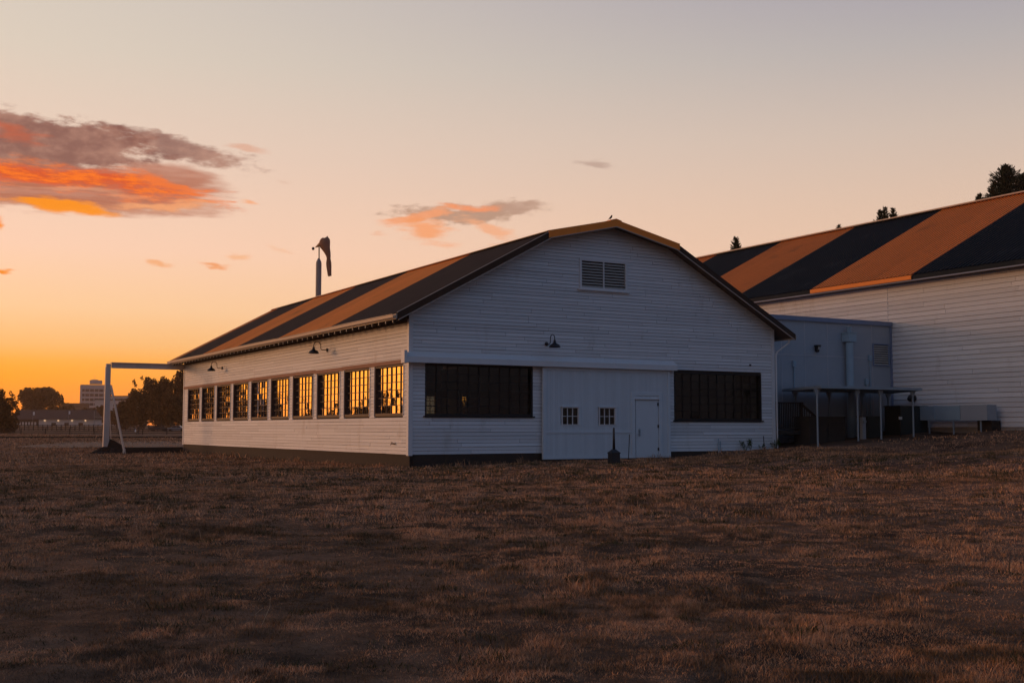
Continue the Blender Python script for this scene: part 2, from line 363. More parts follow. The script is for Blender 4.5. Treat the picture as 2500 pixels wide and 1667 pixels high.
def build_ground():
    rs = [0.0] + list(np.geomspace(1.2, 1700, 420))
    # azimuth 0 = forward; fine inside the view, coarse behind
    a1 = np.radians(np.concatenate([np.arange(-180, -36, 4), np.arange(-36, 36, .3), np.arange(36, 180, 4)]))
    V = [(0, 0, h1(0, 0))]; na = len(a1)
    rr, aa = np.meshgrid(rs[1:], a1, indexing='ij')
    x = rr * np.sin(aa); y = rr * np.cos(aa)
    z = H(x, y) + bumps(x, y) * np.clip(1.2 - rr / 60, 0, 1)
    V += list(zip(x.ravel(), y.ravel(), z.ravel()))
    F = []
    n = len(rs) - 1
    for j in range(na): F.append((0, 1 + j, 1 + (j + 1) % na))
    for i in range(n - 1):
        for j in range(na):
            a = 1 + i * na + j; b = 1 + i * na + (j + 1) % na
            F.append((a, a + na, b + na, b))
    F = [f[::-1] for f in F]
    m = bpy.data.materials.new('dry_field'); m.use_nodes = True; T = NT(m.node_tree); b = T.n['Principled BSDF']
    g = T.node('ShaderNodeNewGeometry').outputs['Position']
    n1 = T.noise(g, .35, 8, .68); n2 = T.noise(g, 2.2, 8, .7); n3 = T.noise(g, .035, 5, .6)
    c = T.mix(T.smooth(n1, .38, .62), (.05, .031, .021), (.18, .105, .066))
    c = T.mix(T.m('MULTIPLY', T.smooth(n2, .45, .7), .6), c, (.28, .17, .11))
    c = T.mix(T.m('MULTIPLY', T.smooth(n3, .45, .65), .45), c, (.28, .14, .09))
    T.put(b.inputs['Base Color'], c); b.inputs['Roughness'].default_value = 1; b.inputs['Specular IOR Level'].default_value = .1
    bn = T.node('ShaderNodeBump', i_Height=T.m('ADD', T.noise(g, 9, 6, .75), T.m('MULTIPLY', n2, 2.0))); bn.inputs['Strength'].default_value = .8; bn.inputs['Distance'].default_value = .06
    T.l.new(bn.outputs[0], b.inputs['Normal'])
    me = bpy.data.meshes.new('ground'); me.from_pydata(V, [], F); me.materials.append(m)
    me.polygons.foreach_set('use_smooth', [True] * len(F))
    o = bpy.data.objects.new('ground', me); COL.objects.link(o)
    tag(o, kind='structure')
build_ground()

# ------------------------------------------------------------------ grass (one mass nobody could count)
def build_grass():
    rng = np.random.default_rng(3)
    P = []; 
    zones = [(3.6, 9, 8200, .023, .0036), (9, 16, 2900, .031, .0056), (16, 28, 800, .040, .0095), (28, 48, 190, .055, .018), (48, 95, 34, .075, .038), (95, 150, 11, .10, .07), (150, 250, 4, .13, .13)]
    for r0, r1, dens, hgt, wid in zones:
        half = R(62) if r1 < 17 else R(46) if r1 < 50 else R(32)
        n = int(dens * half * (r1 ** 2 - r0 ** 2))
        r = np.sqrt(rng.random(n) * (r1 ** 2 - r0 ** 2) + r0 ** 2); a = (rng.random(n) * 2 - 1) * half
        ka = (np.abs(a) < R(31)) | (rng.random(n) < .4); r, a = r[ka], a[ka]; n = len(r)
        x = r * np.sin(a); y = r * np.cos(a)
        # clumped: offset to tuft centres
        d = fbm(x, y, .9, 5); k = rng.random(n) < np.clip((d - .2) * 2.6, .5, 1)
        x, y, d = x[k], y[k], d[k]
        # keep off the buildings and the yard beside them
        u = (x - A0[0]) * D2[0] + (y - A0[1]) * D2[1]; v = (x - A0[0]) * D1[0] + (y - A0[1]) * D1[1]
        inside = ((u > -.1) & (u < 16.9) & (v > -.12) & (v < 31.6)) | ((u > 16.5) & (u < 26.2) & (v > -3.2)) | ((u > 25.2) & (v > -13))
        x, y, d, r = x[~inside], y[~inside], d[~inside], np.hypot(x[~inside], y[~inside])
        P.append((x, y, d, np.full(len(x), hgt), np.full(len(x), wid)))
    # darker, greener tufts scattered singly
    nc = 1500; r = np.sqrt(rng.random(nc) * (40 ** 2 - 4 ** 2) + 16); a = (rng.random(nc) * 2 - 1) * R(30); cx_, cy_ = r * np.sin(a), r * np.cos(a)
    u = (cx_ - A0[0]) * D2[0] + (cy_ - A0[1]) * D2[1]; v = (cx_ - A0[0]) * D1[0] + (cy_ - A0[1]) * D1[1]
    ok = (v < -.6) | (u < -.6); ok &= ~((u > 16.5) & (v > -3.2)); cx_, cy_, r = cx_[ok], cy_[ok], r[ok]; nc = len(cx_)
    rad = .05 + .11 * rng.random(nc) ** 2 + r * .003
    per = 46; ang = rng.random((nc, per)) * 2 * np.pi; q = np.sqrt(rng.random((nc, per)))
    tx = (cx_[:, None] + np.cos(ang) * q * rad[:, None] * 1.3).ravel(); ty = (cy_[:, None] + np.sin(ang) * q * rad[:, None]).ravel()
    rr_ = np.repeat(r, per)
    P.append((tx, ty, np.full(len(tx), -1.0), .035 + rr_ * .0006, .0035 + rr_ * .00042))
    x, y, d, hg, wd = [np.concatenate([p[i] for p in P]) for i in range(5)]
    n = len(x)
    z = H(x, y) + bumps(x, y) * np.clip(1.2 - np.hypot(x, y) / 60, 0, 1) - .008
    tall = fbm(x, y, .42, 11)
    tuft = fbm(x, y, 1.7, 51)
    hh = hg * (.45 + .9 * rng.random(n)) * (.7 + .9 * np.clip((tuft - .45) * 3.5, 0, 1)) * (.7 + .6 * np.clip(tall * 1.6 - .3, 0, 1)) * (1 + 1.2 * (rng.random(n) > .985))
    th = rng.random(n) * 2 * np.pi; lean = .25 + .9 * rng.random(n) ** 1.3; ld = rng.random(n) * 2 * np.pi
    uu = (x - A0[0]) * D2[0] + (y - A0[1]) * D2[1]; vv = (x - A0[0]) * D1[0] + (y - A0[1]) * D1[1]
    nearwall = ((uu > -.7) & (uu < 0) & (vv > -.6) & (vv < 31.5)) | ((vv > -.55) & (vv <= -.1) & (uu > -.5) & (uu < 17))
    hh = np.where(nearwall, hh * (1.2 + 2.6 * np.clip(fbm(x, y, 1.1, 91) * 2.6 - 1.0, 0, 1)), hh)
    w = wd * (.6 + .8 * rng.random(n))
    bx, by = np.cos(th) * w / 2, np.sin(th) * w / 2
    lx, ly = np.cos(ld) * lean * hh, np.sin(ld) * lean * hh
    V = np.empty((n, 5, 3), np.float32)
    V[:, 0] = np.c_[x - bx, y - by, z]; V[:, 1] = np.c_[x + bx, y + by, z]
    mx, my, mz = x + lx * .35, y + ly * .35, z + hh * .62
    V[:, 2] = np.c_[mx + bx * .75, my + by * .75, mz]; V[:, 3] = np.c_[mx - bx * .75, my - by * .75, mz]
    V[:, 4] = np.c_[x + lx, y + ly, z + hh]
    me = bpy.data.meshes.new('grass'); me.vertices.add(n * 5); me.vertices.foreach_set('co', V.ravel())
    base = (np.arange(n) * 5)[:, None]
    loops = np.concatenate([base + [0, 1, 2, 3], base + [3, 2, 4]], 1).ravel().astype(np.int32)
    me.loops.add(n * 7); me.loops.foreach_set('vertex_index', loops)
    me.polygons.add(n * 2)
    st = (np.arange(n)[:, None] * 7 + [0, 4]).ravel().astype(np.int32)
    me.polygons.foreach_set('loop_start', st)
    me.update(calc_edges=True)
    # colour of each blade: dry straw, brown thatch, a little tired green, mixed in patches
    pat = fbm(x, y, .55, 21); pat2 = fbm(x, y, .16, 31); fin = fbm(x, y, 2.5, 41)
    bz = bumps(x, y)
    fin2 = fbm(x, y, 6.5, 43)
    t = np.clip((pat * .25 + fin * .4 + fin2 * .35 - .40) * 6 + bz * 3, 0, 1) * .8 + rng.random(n) * .2
    straw = np.array([.76, .405, .22]); dark = np.array([.058, .039, .020]); rust = np.array([.36, .17, .06]); green = np.array([.08, .07, .03])
    C = dark + (straw - dark) * t[:, None]
    q = (np.clip((pat2 - .45) * 5, 0, 1) * .55 * rng.random(n))[:, None]; C = C * (1 - q) + rust * q
    gq = ((rng.random(n) < .12) * .7 * (1 - t))[:, None]; C = C * (1 - gq) + green * gq
    tf = (d < 0)[:, None]; dg = np.array([.050, .048, .020]) + rng.random(n)[:, None] ** 3 * np.array([.12, .08, .04])
    C = np.where(tf, dg, C)
    C *= (.75 + .5 * rng.random(n))[:, None]
    at = me.attributes.new('blade', 'FLOAT_COLOR', 'FACE')
    cc = np.repeat(np.c_[C, np.ones(n)], 2, axis=0).astype(np.float32)
    at.data.foreach_set('color', cc.ravel())
    m = bpy.data.materials.new('dry_grass_blades'); m.use_nodes = True; T = NT(m.node_tree); b = T.n['Principled BSDF']
    T.put(b.inputs['Base Color'], T.node('ShaderNodeAttribute', attribute_name='blade').outputs['Color'])
    b.inputs['Roughness'].default_value = .85; b.inputs['Specular IOR Level'].default_value = .15
    me.materials.append(m)
    o = bpy.data.objects.new('grass', me); COL.objects.link(o)
    tag(o, 'short dry brown grass covering the field', 'grass', kind='stuff')
build_grass()

# ------------------------------------------------------------------ clapboards
def span_sub(segs, holes):
    for a, b in holes:
        out = []
        for s, e in segs:
            if b <= s or a >= e: out.append((s, e)); continue
            if a > s: out.append((s, a))
            if b < e: out.append((b, e))
        segs = out
    return [x for x in segs if x[1] - x[0] > .02]
def clapboards(mb, t0, t1, z0, z1, exp, holes, place, limit=None, rng=random, blen=(2.2, 5.5), thick=.016, core=.05):
    """boards run along t; place(t, out, z) -> point; out is the distance proud of the wall plane"""
    z = z0; row = 0
    while z < z1 - .01:
        zt = min(z + exp, z1)
        lo0, hi0 = (t0, t1) if limit is None else limit(z)
        lo1, hi1 = (t0, t1) if limit is None else limit(zt)
        hs = [(a, b) for a, b, c, d in holes if c < zt - .012 and d > z + .012]
        sag = (rng.uniform(0, 6.28), rng.uniform(.0, .005))
        # board ends
        joints = []; t = lo0 + rng.uniform(.4, blen[1])
        while t < hi0 - .3: joints.append(t); t += rng.uniform(*blen)
        for s, e in span_sub([(lo0, hi0)], hs):
            cuts = [s] + [j for j in joints if s + .15 < j < e - .15] + [e]
            for i in range(len(cuts) - 1):
                a, b = cuts[i], cuts[i + 1]
                if i > 0: a += .006
                if i < len(cuts) - 2: b -= .005
                at, bt = a, b
                if abs(a - lo0) < 1e-6: at = lo1
                if abs(b - hi0) < 1e-6: bt = hi1
                if bt - at < .02: at = bt = (at + bt) / 2
                d_a = sag[1] * math.sin(a * .9 + sag[0]); d_b = sag[1] * math.sin(b * .9 + sag[0])
                k = rng.uniform(.0, .004) + (.010 if rng.random() < .07 else 0); d0 = rng.uniform(-.003, .003) + d_a; d1 = rng.uniform(-.003, .003) + d_b
                o0 = thick + k
                g_ = exp * .07
                mb.hexa([place(a, -core, z + d0 + g_), place(b, -core, z + d1 + g_), place(b, o0, z + d1 + g_), place(a, o0, z + d0 + g_),
                         place(at, -core, zt), place(bt, -core, zt), place(bt, .004, zt), place(at, .004, zt)][::1], 0, rng.uniform(.86, 1.05))
        z += exp; row += 1

def ribbed(mb, p00, p10, p01, p11, pitch, hgt, midx, top_w=.35, rib_shade=.62, updir=1):
    """trapezoid-ribbed sheet. p00->p10 runs along the eave, p00->p01 runs up the slope; midx(t in metres) gives the material"""
    p00, p10, p01, p11 = map(Vector, (p00, p10, p01, p11))
    Lm = (p10 - p00).length; n = max(1, int(round(Lm / pitch)))
    nrm = (p10 - p00).cross(p01 - p00).normalized()
    if nrm.z < 0: nrm = -nrm
    prev = None
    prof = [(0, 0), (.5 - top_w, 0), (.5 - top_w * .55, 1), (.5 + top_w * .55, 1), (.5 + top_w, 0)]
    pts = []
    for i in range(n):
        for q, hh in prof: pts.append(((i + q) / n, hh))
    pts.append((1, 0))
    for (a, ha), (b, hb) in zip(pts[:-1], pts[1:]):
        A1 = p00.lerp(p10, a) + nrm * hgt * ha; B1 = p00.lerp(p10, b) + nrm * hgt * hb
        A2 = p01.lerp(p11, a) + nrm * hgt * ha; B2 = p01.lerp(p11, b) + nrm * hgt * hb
        flat = ha == 0 and hb == 0; near = hb > ha if updir > 0 else hb < ha  # pans and viewer-facing rib sides get a darker tone, shade painted between ribs
        mb.face([A1, B1, B2, A2], midx((a + b) / 2 * Lm), (rib_shade if (flat or near) else 1.0) * (.94 + .1 * ((int(a * Lm / .8) * 7919) % 13) / 13))

# ------------------------------------------------------------------ windows
def grid_window(parent, to, a0, a1, z0, z1, depth, nx, nz, fr, mu, smat, gmat, sill=.0, silmat=None, tilt=.5, thickv=(), seed=0, name='window', arch=None):
    """to(t, out, z) -> point on the wall; depth = how far behind the wall face the sash sits"""
    rg = random.Random(seed)
    f = MB()
    def bx(t0, t1, o0, o1, zz0, zz1, mb=f):
        mb.hexa([to(t0, o0, zz0), to(t1, o0, zz0), to(t1, o1, zz0), to(t0, o1, zz0), to(t0, o0, zz1), to(t1, o0, zz1), to(t1, o1, zz1), to(t0, o1, zz1)])
    o0, o1 = -depth - .05, -depth
    bx(a0, a0 + fr, o0, .008, z0, z1); bx(a1 - fr, a1, o0, .008, z0, z1)
    bx(a0 + fr, a1 - fr, o0, .006, z1 - fr, z1); bx(a0 + fr, a1 - fr, o0, .006, z0, z0 + fr)
    w = (a1 - a0 - 2 * fr) / nx; hgt = (z1 - z0 - 2 * fr) / nz
    fo = f.build(name, smat, parent)
    g = MB(); mm = MB()
    for i in range(1, nx):
        t = a0 + fr + i * w; q = mu * (1.9 if i in thickv else 1)
        bx(t - q / 2, t + q / 2, o0, o1, z0 + fr, z1 - fr, mm)
    for j in range(1, nz):
        zz = z0 + fr + j * hgt; bx(a0 + fr, a1 - fr, o0 + .008, o1 - .006, zz - mu * .45, zz + mu * .45, mm)
    for i in range(nx):
        for j in range(nz):
            ta, tb = a0 + fr + i * w, a0 + fr + (i + 1) * w; za, zb = z0 + fr + j * hgt, z0 + fr + (j + 1) * hgt
            k1 = math.tan(R(rg.gauss(0, tilt))) * w / 2; k2 = math.tan(R(rg.gauss(0, tilt))) * hgt / 2; o = -depth - .03
            g.face([to(ta, o - k1 - k2, za), to(tb, o + k1 - k2, za), to(tb, o + k1 + k2, zb), to(ta, o - k1 + k2, zb)])
    mm.build('muntins', smat, fo); g.build('pane', gmat, fo)
    if sill:
        s = MB()
        bx(a0 - .06, a1 + .06, -depth, sill, z0 - .05, z0 - .002, s)
        s.build('sill', silmat or smat, fo)
    return fo

# ------------------------------------------------------------------ main hangar
EAVE, BRK, RDG = (-.72, 5.03), (5.45, 8.36), (8.35, 9.02)
WID, LEN = 16.7, 31.2
VF, VB = -.55, 31.75
def roofline(u):
    u = min(u, WID - u)
    if u < BRK[0]: return EAVE[1] + (u - EAVE[0]) * (BRK[1] - EAVE[1]) / (BRK[0] - EAVE[0])
    return BRK[1] + (u - BRK[0]) * (RDG[1] - BRK[1]) / (RDG[0] - BRK[0])
def build_main():
    root = empty('hangar', (*A0, 0), ANG, 'white clapboard hangar whose gable with a sliding door faces us, roof striped orange and black', 'hangar')
    gp = lambda t, o, z: (t, -o, z)                # front gable
    bp = lambda t, o, z: (t, LEN + o, z)           # rear gable
    sp = lambda t, o, z: (-o, t, z)                # left long side
    rp = lambda t, o, z: (WID + o, t, z)           # right long side
    lim = lambda z: (0.0, WID) if z <= roofline(0) - .1 else lim2(z)
    def lim2(z):
        z += .1
        if z < BRK[1]: u = EAVE[0] + (z - EAVE[1]) * (BRK[0] - EAVE[0]) / (BRK[1] - EAVE[1])
        else: u = BRK[0] + (z - BRK[1]) * (RDG[0] - BRK[0]) / (RDG[1] - BRK[1])
        u = max(0, min(u, WID / 2 - .05)); return (u, WID - u)
    # openings
    LW = (.60, 4.97, 1.60, 3.42); RW = (11.45, 16.0, 1.48, 3.40)
    VT = (7.12, 9.13, 6.5, 7.5)
    wins = [(.44 + 3.02 * k, .44 + 3.02 * k + 2.55) for k in range(10)]
    WZ = (1.64, 3.40)
    door_hole = (5.35, 11.1, 0, 3.45)
    rg = random.Random(4)
    mb = MB(); clapboards(mb, 0, WID, .25, 8.93, .1285, [LW, RW, VT, door_hole], gp, lim, rg)
    mb.build('gable_wall', M['siding'], root)
    mb = MB(); clapboards(mb, .0, LEN, .25, 4.95, .1285, [(a, b, *WZ) for a, b in wins], sp, None, rg)
    mb.build('side_wall', M['siding'], root)
    rw = [(19.0, 21.9, 1.62, 3.9), (25.6, 28.2, 1.62, 3.4)]
    mb = MB(); clapboards(mb, .0, LEN, .25, 4.95, .1285, rw, lambda t, o, z: rp(t, o, z), None, rg, core=.05)
    mb.build('side_wall', M['siding'], root)
    bw = [(14.6, 16.2, 1.9, 3.3)]
    mb = MB(); clapboards(mb, 0, WID, .25, 8.93, .1285, bw, bp, lim, rg)
    mb.build('gable_wall', M['siding'], root)
    # inner lining (dark) so that nothing shines through the boards
    def lining(place, t0, t1, z1, holes, name, limf=None):
        mb = MB(); ts = sorted({t0, t1, *[h[0] for h in holes], *[h[1] for h in holes]})
        for a, b in zip(ts[:-1], ts[1:]):
            hs = [h for h in holes if h[0] <= a + 1e-6 and h[1] >= b - 1e-6]
            segs = span_sub([(-.2, z1)], [(h[2], h[3]) for h in hs])
            for s, e in segs:
                if limf and abs(e - z1) < 1e-6:
                    n = max(1, int((b - a) / .7)); 
                    for i in range(n):
                        q0 = a + (b - a) * i / n; q1 = a + (b - a) * (i + 1) / n
                        e0, e1 = limf(q0) - .12, limf(q1) - .12
                        mb.hexa([place(q0, -.2, s), place(q1, -.2, s), place(q1, -.056, s), place(q0, -.056, s), place(q0, -.2, e0), place(q1, -.2, e1), place(q1, -.056, e1), place(q0, -.056, e0)])
                else:
                    mb.hexa([place(a, -.2, s), place(b, -.2, s), place(b, -.056, s), place(a, -.056, s), place(a, -.2, e), place(b, -.2, e), place(b, -.056, e), place(a, -.056, e)])
        mb.build(name, M['interior'], root)
    lining(gp, .2, WID - .2, 99, [LW, RW, VT], 'inner_lining', roofline)
    lining(bp, .2, WID - .2, 99, bw, 'inner_lining', roofline)
    lining(sp, .0, LEN, 4.95, [(a, b, *WZ) for a, b in wins], 'inner_lining')
    lining(rp, .0, LEN, 4.95, rw, 'inner_lining')
    mb = MB(); mb.box(.2, WID - .2, .2, LEN - .2, .02, .18); mb.build('floor', M['concrete'], root)
    # foundation
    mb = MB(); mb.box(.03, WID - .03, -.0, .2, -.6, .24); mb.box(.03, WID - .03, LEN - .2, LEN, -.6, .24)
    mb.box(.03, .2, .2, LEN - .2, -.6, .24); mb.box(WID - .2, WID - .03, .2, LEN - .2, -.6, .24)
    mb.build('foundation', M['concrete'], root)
    # corner boards
    c = MB()
    for (x0, x1, y0, y1) in ((-.032, .13, -.034, -.002), (-.034, -.002, -.03, .13), (WID - .13, WID + .032, -.034, -.002), (WID + .002, WID + .034, -.03, .13),
                             (-.034, -.002, LEN - .13, LEN + .03), (-.03, .13, LEN + .002, LEN + .034)):
        c = MB(); c.box(x0, x1, y0, y1, .22, 5.28 if y0 < -.03 or y0 > LEN else 4.9)
        c.build('corner_board', M['trim'], root)
    # ------------- roof
    def stripe(v, flip=False):
        k = int((v + .5) // 6.24) if v > -.5 else 0
        return (k % 2) ^ (1 if flip else 0)
    mats = [M['roof_dark'], M['roof_orange']]
    mb = MB()
    up = .03
    for sgn in (0, 1):
        X = lambda u: WID - u if sgn else u
        e0 = (X(EAVE[0]), VF, EAVE[1] + up); e1 = (X(EAVE[0]), VB, EAVE[1] + up)
        b0 = (X(BRK[0]), VF, BRK[1] + up); b1 = (X(BRK[0]), VB, BRK[1] + up)
        r0 = (X(RDG[0]), VF, RDG[1] + up); r1 = (X(RDG[0]), VB, RDG[1] + up)
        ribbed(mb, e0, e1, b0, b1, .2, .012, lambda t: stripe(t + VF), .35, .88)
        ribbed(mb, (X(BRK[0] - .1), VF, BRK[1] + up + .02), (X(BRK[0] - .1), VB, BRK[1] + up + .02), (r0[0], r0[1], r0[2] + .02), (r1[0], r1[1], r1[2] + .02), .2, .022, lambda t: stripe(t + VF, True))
        # deck and soffit underside
        for (p, q) in ((e0, b0), (b0, r0)):
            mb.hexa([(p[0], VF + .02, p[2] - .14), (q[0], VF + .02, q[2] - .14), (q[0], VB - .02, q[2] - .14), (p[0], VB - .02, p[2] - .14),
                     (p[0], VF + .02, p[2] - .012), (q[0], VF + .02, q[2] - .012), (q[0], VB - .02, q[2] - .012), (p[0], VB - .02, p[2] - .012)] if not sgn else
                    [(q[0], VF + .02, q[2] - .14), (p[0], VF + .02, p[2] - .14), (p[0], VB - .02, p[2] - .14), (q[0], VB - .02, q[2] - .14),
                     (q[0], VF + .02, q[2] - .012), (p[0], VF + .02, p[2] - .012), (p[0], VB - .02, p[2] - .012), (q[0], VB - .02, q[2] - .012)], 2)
    roof = mb.build('roof', mats + [M['soffit']], root)
    # ridge cap
    mb = MB(); 
    mb.hexa([(8.10, VF - .03, 9.03), (8.35, VF - .03, 9.09), (8.35, VB, 9.09), (8.10, VB, 9.03), (8.10, VF - .03, 9.06), (8.35, VF - .03, 9.125), (8.35, VB, 9.125), (8.10, VB, 9.06)])
    mb.hexa([(8.35, VF - .03, 9.09), (8.60, VF - .03, 9.03), (8.60, VB, 9.03), (8.35, VB, 9.09), (8.35, VF - .03, 9.125), (8.60, VF - .03, 9.06), (8.60, VB, 9.06), (8.35, VB, 9.125)])
    mb.build('ridge_cap', M['roof_orange'], roof)
    # pale line of the break flashing seen along the top of the left slope
    mb = MB()
    for X in (lambda u: u, lambda u: WID - u):
        mb = MB(); mb.bar((X(BRK[0] - .13), VF, BRK[1] + .035), (X(BRK[0] - .13), VB, BRK[1] + .035), .09, .025)
        mb.build('break_flashing', M['gutter'], roof)
    # rake boards of the front and rear gables
    for yy, s in ((VF, -1), (VB, 1)):
        for sgn in (0, 1):
            lo, hi = MB(), MB(); ed = MB()
            X = lambda u: WID - u if sgn else u
            def rake(mbx, a, b, t0, t1, y0, y1):
                P = [(X(a[0]), y0, a[1] + t0), (X(b[0]), y0, b[1] + t0), (X(b[0]), y1, b[1] + t0), (X(a[0]), y1, a[1] + t0),
                     (X(a[0]), y0, a[1] + t1), (X(b[0]), y0, b[1] + t1), (X(b[0]), y1, b[1] + t1), (X(a[0]), y1, a[1] + t1)]
                mbx.hexa(P)
            ya, yb = yy + s * .03, yy + s * .001
            yc, yd = yy + s * .05, yy + s * .032
            rake(lo, EAVE, BRK, -.20, .045, ya, yb)
            rake(hi, (BRK[0] - .12, BRK[1] - .02), RDG, -.20, .06, yy + s * .045, yy + s * .002)
            rake(ed, (EAVE[0] + .05, EAVE[1] + .02), BRK, -.225, -.195, yc, yd - s * .03)
            rake(ed, BRK, RDG, -.225, -.195, yc + s * .012, yd - s * .02)
            if sgn == 0: rake(ed, EAVE, BRK, .05, .066, ya, yy - s * .02)
            lo.build('rake_board', M['roof_dark'], roof); hi.build('rake_board', M['roof_orange'], roof)
            ed.build('rake_trim', M['gutter'], roof)
    # soffit boards between wall and rake, fascia + gutter on the left eave
    mb = MB(); mb.box(-.765, -.72, VF - .02, VB, 4.86, 5.03); mb.box(WID + .72, WID + .765, VF - .02, VB, 4.86, 5.03)
    mb.build('fascia', M['gutter'], root)
    mb = MB()
    pr = [(-.77, 4.99), (-.775, 4.92), (-.80, 4.885), (-.84, 4.885), (-.87, 4.92), (-.88, 5.0), (-.90, 5.01), (-.90, 5.025), (-.87, 5.025)]
    for k in range(9):
        ya = VF + k * (VB - VF) / 9; yb = VF + (k + 1) * (VB - VF) / 9
        za = .012 * math.sin(k * 1.7); zb = .012 * math.sin((k + 1) * 1.7)
        for (xa, z1), (xb, z2) in zip(pr[:-1], pr[1:]):
            mb.face([(xa, ya, z1 + za), (xb, ya, z2 + za), (xb, yb, z2 + zb), (xa, yb, z1 + zb)])
            mb.face([(xa + .004, ya, z1 + za - .001), (xa + .004, yb, z1 + zb - .001), (xb + .004, yb, z2 + zb - .001), (xb + .004, ya, z2 + za - .001)])
    mb.build('gutter', M['gutter'], root)
    sl_ = (BRK[1] - EAVE[1]) / (BRK[0] - EAVE[0])
    v = -.2; first = True; me_r = None
    while v < LEN + .3:
        if me_r is None:
            r = MB(); w = .045
            r.hexa([(-.70, 0, 4.74), (.0, 0, 4.74 + .7 * sl_), (.0, w, 4.74 + .7 * sl_), (-.70, w, 4.74), (-.70, 0, 4.90), (.0, 0, 4.90 + .7 * sl_), (.0, w, 4.90 + .7 * sl_), (-.70, w, 4.90)])
            r.box(-.716, -.701, .006, w - .006, 4.775, 4.85, 1)
            ro = r.build('rafter_tail', [M['soffit'], M['trim']], root); me_r = ro.data
        else:
            ro = bpy.data.objects.new('rafter_tail', me_r); COL.objects.link(ro); ro.parent = root
        ro.location = (0, v, 0); v += .61
    mb = MB(); mb.hexa([(-.02, -.5, 5.22), (.0, -.5, 5.22), (.0, LEN, 5.22), (-.02, LEN, 5.22), (-.02, -.5, 5.24), (.0, -.5, 5.24), (.0, LEN, 5.24), (-.02, LEN, 5.24)])
    # frieze under the eave
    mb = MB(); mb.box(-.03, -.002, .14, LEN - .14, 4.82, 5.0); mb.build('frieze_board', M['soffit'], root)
    # louvred vent in the gable
    vt = MB(); fr = .1
    vt.box(7.02, 7.12, -.05, .03, 6.42, 7.6); vt.box(9.13, 9.23, -.05, .03, 6.42, 7.6); vt.box(7.12, 9.13, -.048, .03, 7.5, 7.6); vt.box(7.12, 9.13, -.048, .03, 6.42, 6.5)
    vt.box(8.10, 8.15, -.045, .0, 6.5, 7.5)
    vo = vt.build('vent', M['trim'], root)
    s = MB(); s.box(6.93, 9.32, -.10, -.0, 6.37, 6.418); s.build('sill', M['trim'], vo)
    for a, b in ((7.12, 8.10), (8.15, 9.13)):
        s = MB()
        for j in range(9):
            z = 6.51 + j * .109
            s.hexa([(a, -.035, z), (b, -.035, z), (b, .045, z + .062), (a, .045, z + .062), (a, -.035, z + .018), (b, -.035, z + .018), (b, .045, z + .08), (a, .045, z + .08)])
        s.build('slats', M['louver'], vo)
    s = MB(); s.box(7.1, 9.15, .16, .2, 6.45, 7.55); s.build('backing', M['void'], vo)
    # windows
    grid_window(root, gp, *LW, .08, 10, 6, .07, .022, M['sashblack'], M['glass_front'], .07, None, .25, (5,), 1)
    grid_window(root, gp, *RW, .08, 10, 6, .07, .02, M['sashblack'], M['glass_front'], .07, None, .25, (5,), 2)
    for k, (a, b) in enumerate(wins):
        grid_window(root, sp, a, b, *WZ, .075, 6, 6, .055, .026, M['sash'], M['glass_side'], .008, M['sash'], .38, (3,), 10 + k)
    for k, (a, b, c_, d) in enumerate(rw): grid_window(root, lambda t, o, z: rp(t, o, z), a, b, c_, d, .1, 6, 6, .07, .03, M['sash'], M['glass_front'], .04, None, .2, (), 40 + k)
    grid_window(root, bp, *bw[0], .1, 4, 4, .07, .03, M['sash'], M['glass_front'], .04, None, .2, (), 50)
    # brown header trim above the side windows, in three lengths that do not quite line up
    for a, b, dz in ((.02, 6.2, .0), (6.2, 9.25, -.012), (9.25, 18.4, .01), (18.4, LEN - .1, -.004)):
        mb = MB(); mb.box(-.045, -.0, a, b - .006, 3.42 + dz, 3.56 + dz); mb.build('header_board', M['casing'], root)
    for k in range(10):
        a, b = wins[k]
        
        for q0, q1 in ((b, b + .04), (a - .04, a)):
            mb = MB(); mb.box(-.034, .06, q0, q1, 1.6, 3.40); mb.build('window_casing', M['trim'], root)
    # door track cover along the front
    mb = MB()
    a, b = -.32, 11.42
    P = [(-.30, 3.42), (-.30, 3.62), (-.05, 3.79), (-.024, 3.79), (-.024, 3.42)]
    n = len(P); vs = [(a, y, z) for y, z in P] + [(b, y, z) for y, z in P]
    mb.mesh(vs, [tuple(range(n)), tuple(range(2 * n - 1, n - 1, -1))] + [(i, n + i, n + (i + 1) % n, (i + 1) % n)[::-1] for i in range(n)])
    mb.box(a + .02, b - .02, -.314, -.302, 3.42, 3.48)
    mb.box(a - .004, a + .1, -.31, -.02, 3.40, 3.83)
    mb.build('track_cover', M['trim'], root)
    # sliding door
    d0, d1_, dz0, dz1, y0 = 5.30, 11.14, .03, 3.45, -.17
    dr = MB(); rg = random.Random(9); t = d0 + .12
    dh = [(6.13, 6.87, 1.28, 1.94), (7.79, 8.53, 1.28, 1.94), (9.47, 10.56, 0, 2.26)]
    while t < d1_ - .13:
        t2 = min(t + .105, d1_ - .12); ss = []
        for s_, e_ in span_sub([(dz0, dz1)], [(h[2], h[3]) for h in dh if h[0] < t2 - .005 and h[1] > t + .005]):
            dr.box(t + .0025, t2 - .0025, y0 + .014, y0 + .06, s_, e_, 0, rg.uniform(.94, 1.03))
        t = t2
    dr.box(d0, d1_, y0 + .062, y0 + .075, dz0, 1.27, 0); dr.box(d0, d1_, y0 + .062, y0 + .075, 1.95, dz1, 0); 
    for a_, b_ in ((d0, 6.12), (6.88, 7.78), (8.54, 9.46), (10.57, d1_)): dr.box(a_, b_, y0 + .062, y0 + .075, 1.27, 1.95)
    dr.box(d0, d0 + .12, y0 - .012, y0 + .06, dz0, dz1, 0, .98); dr.box(d1_ - .12, d1_, y0 - .012, y0 + .06, dz0, dz1, 0, .98)
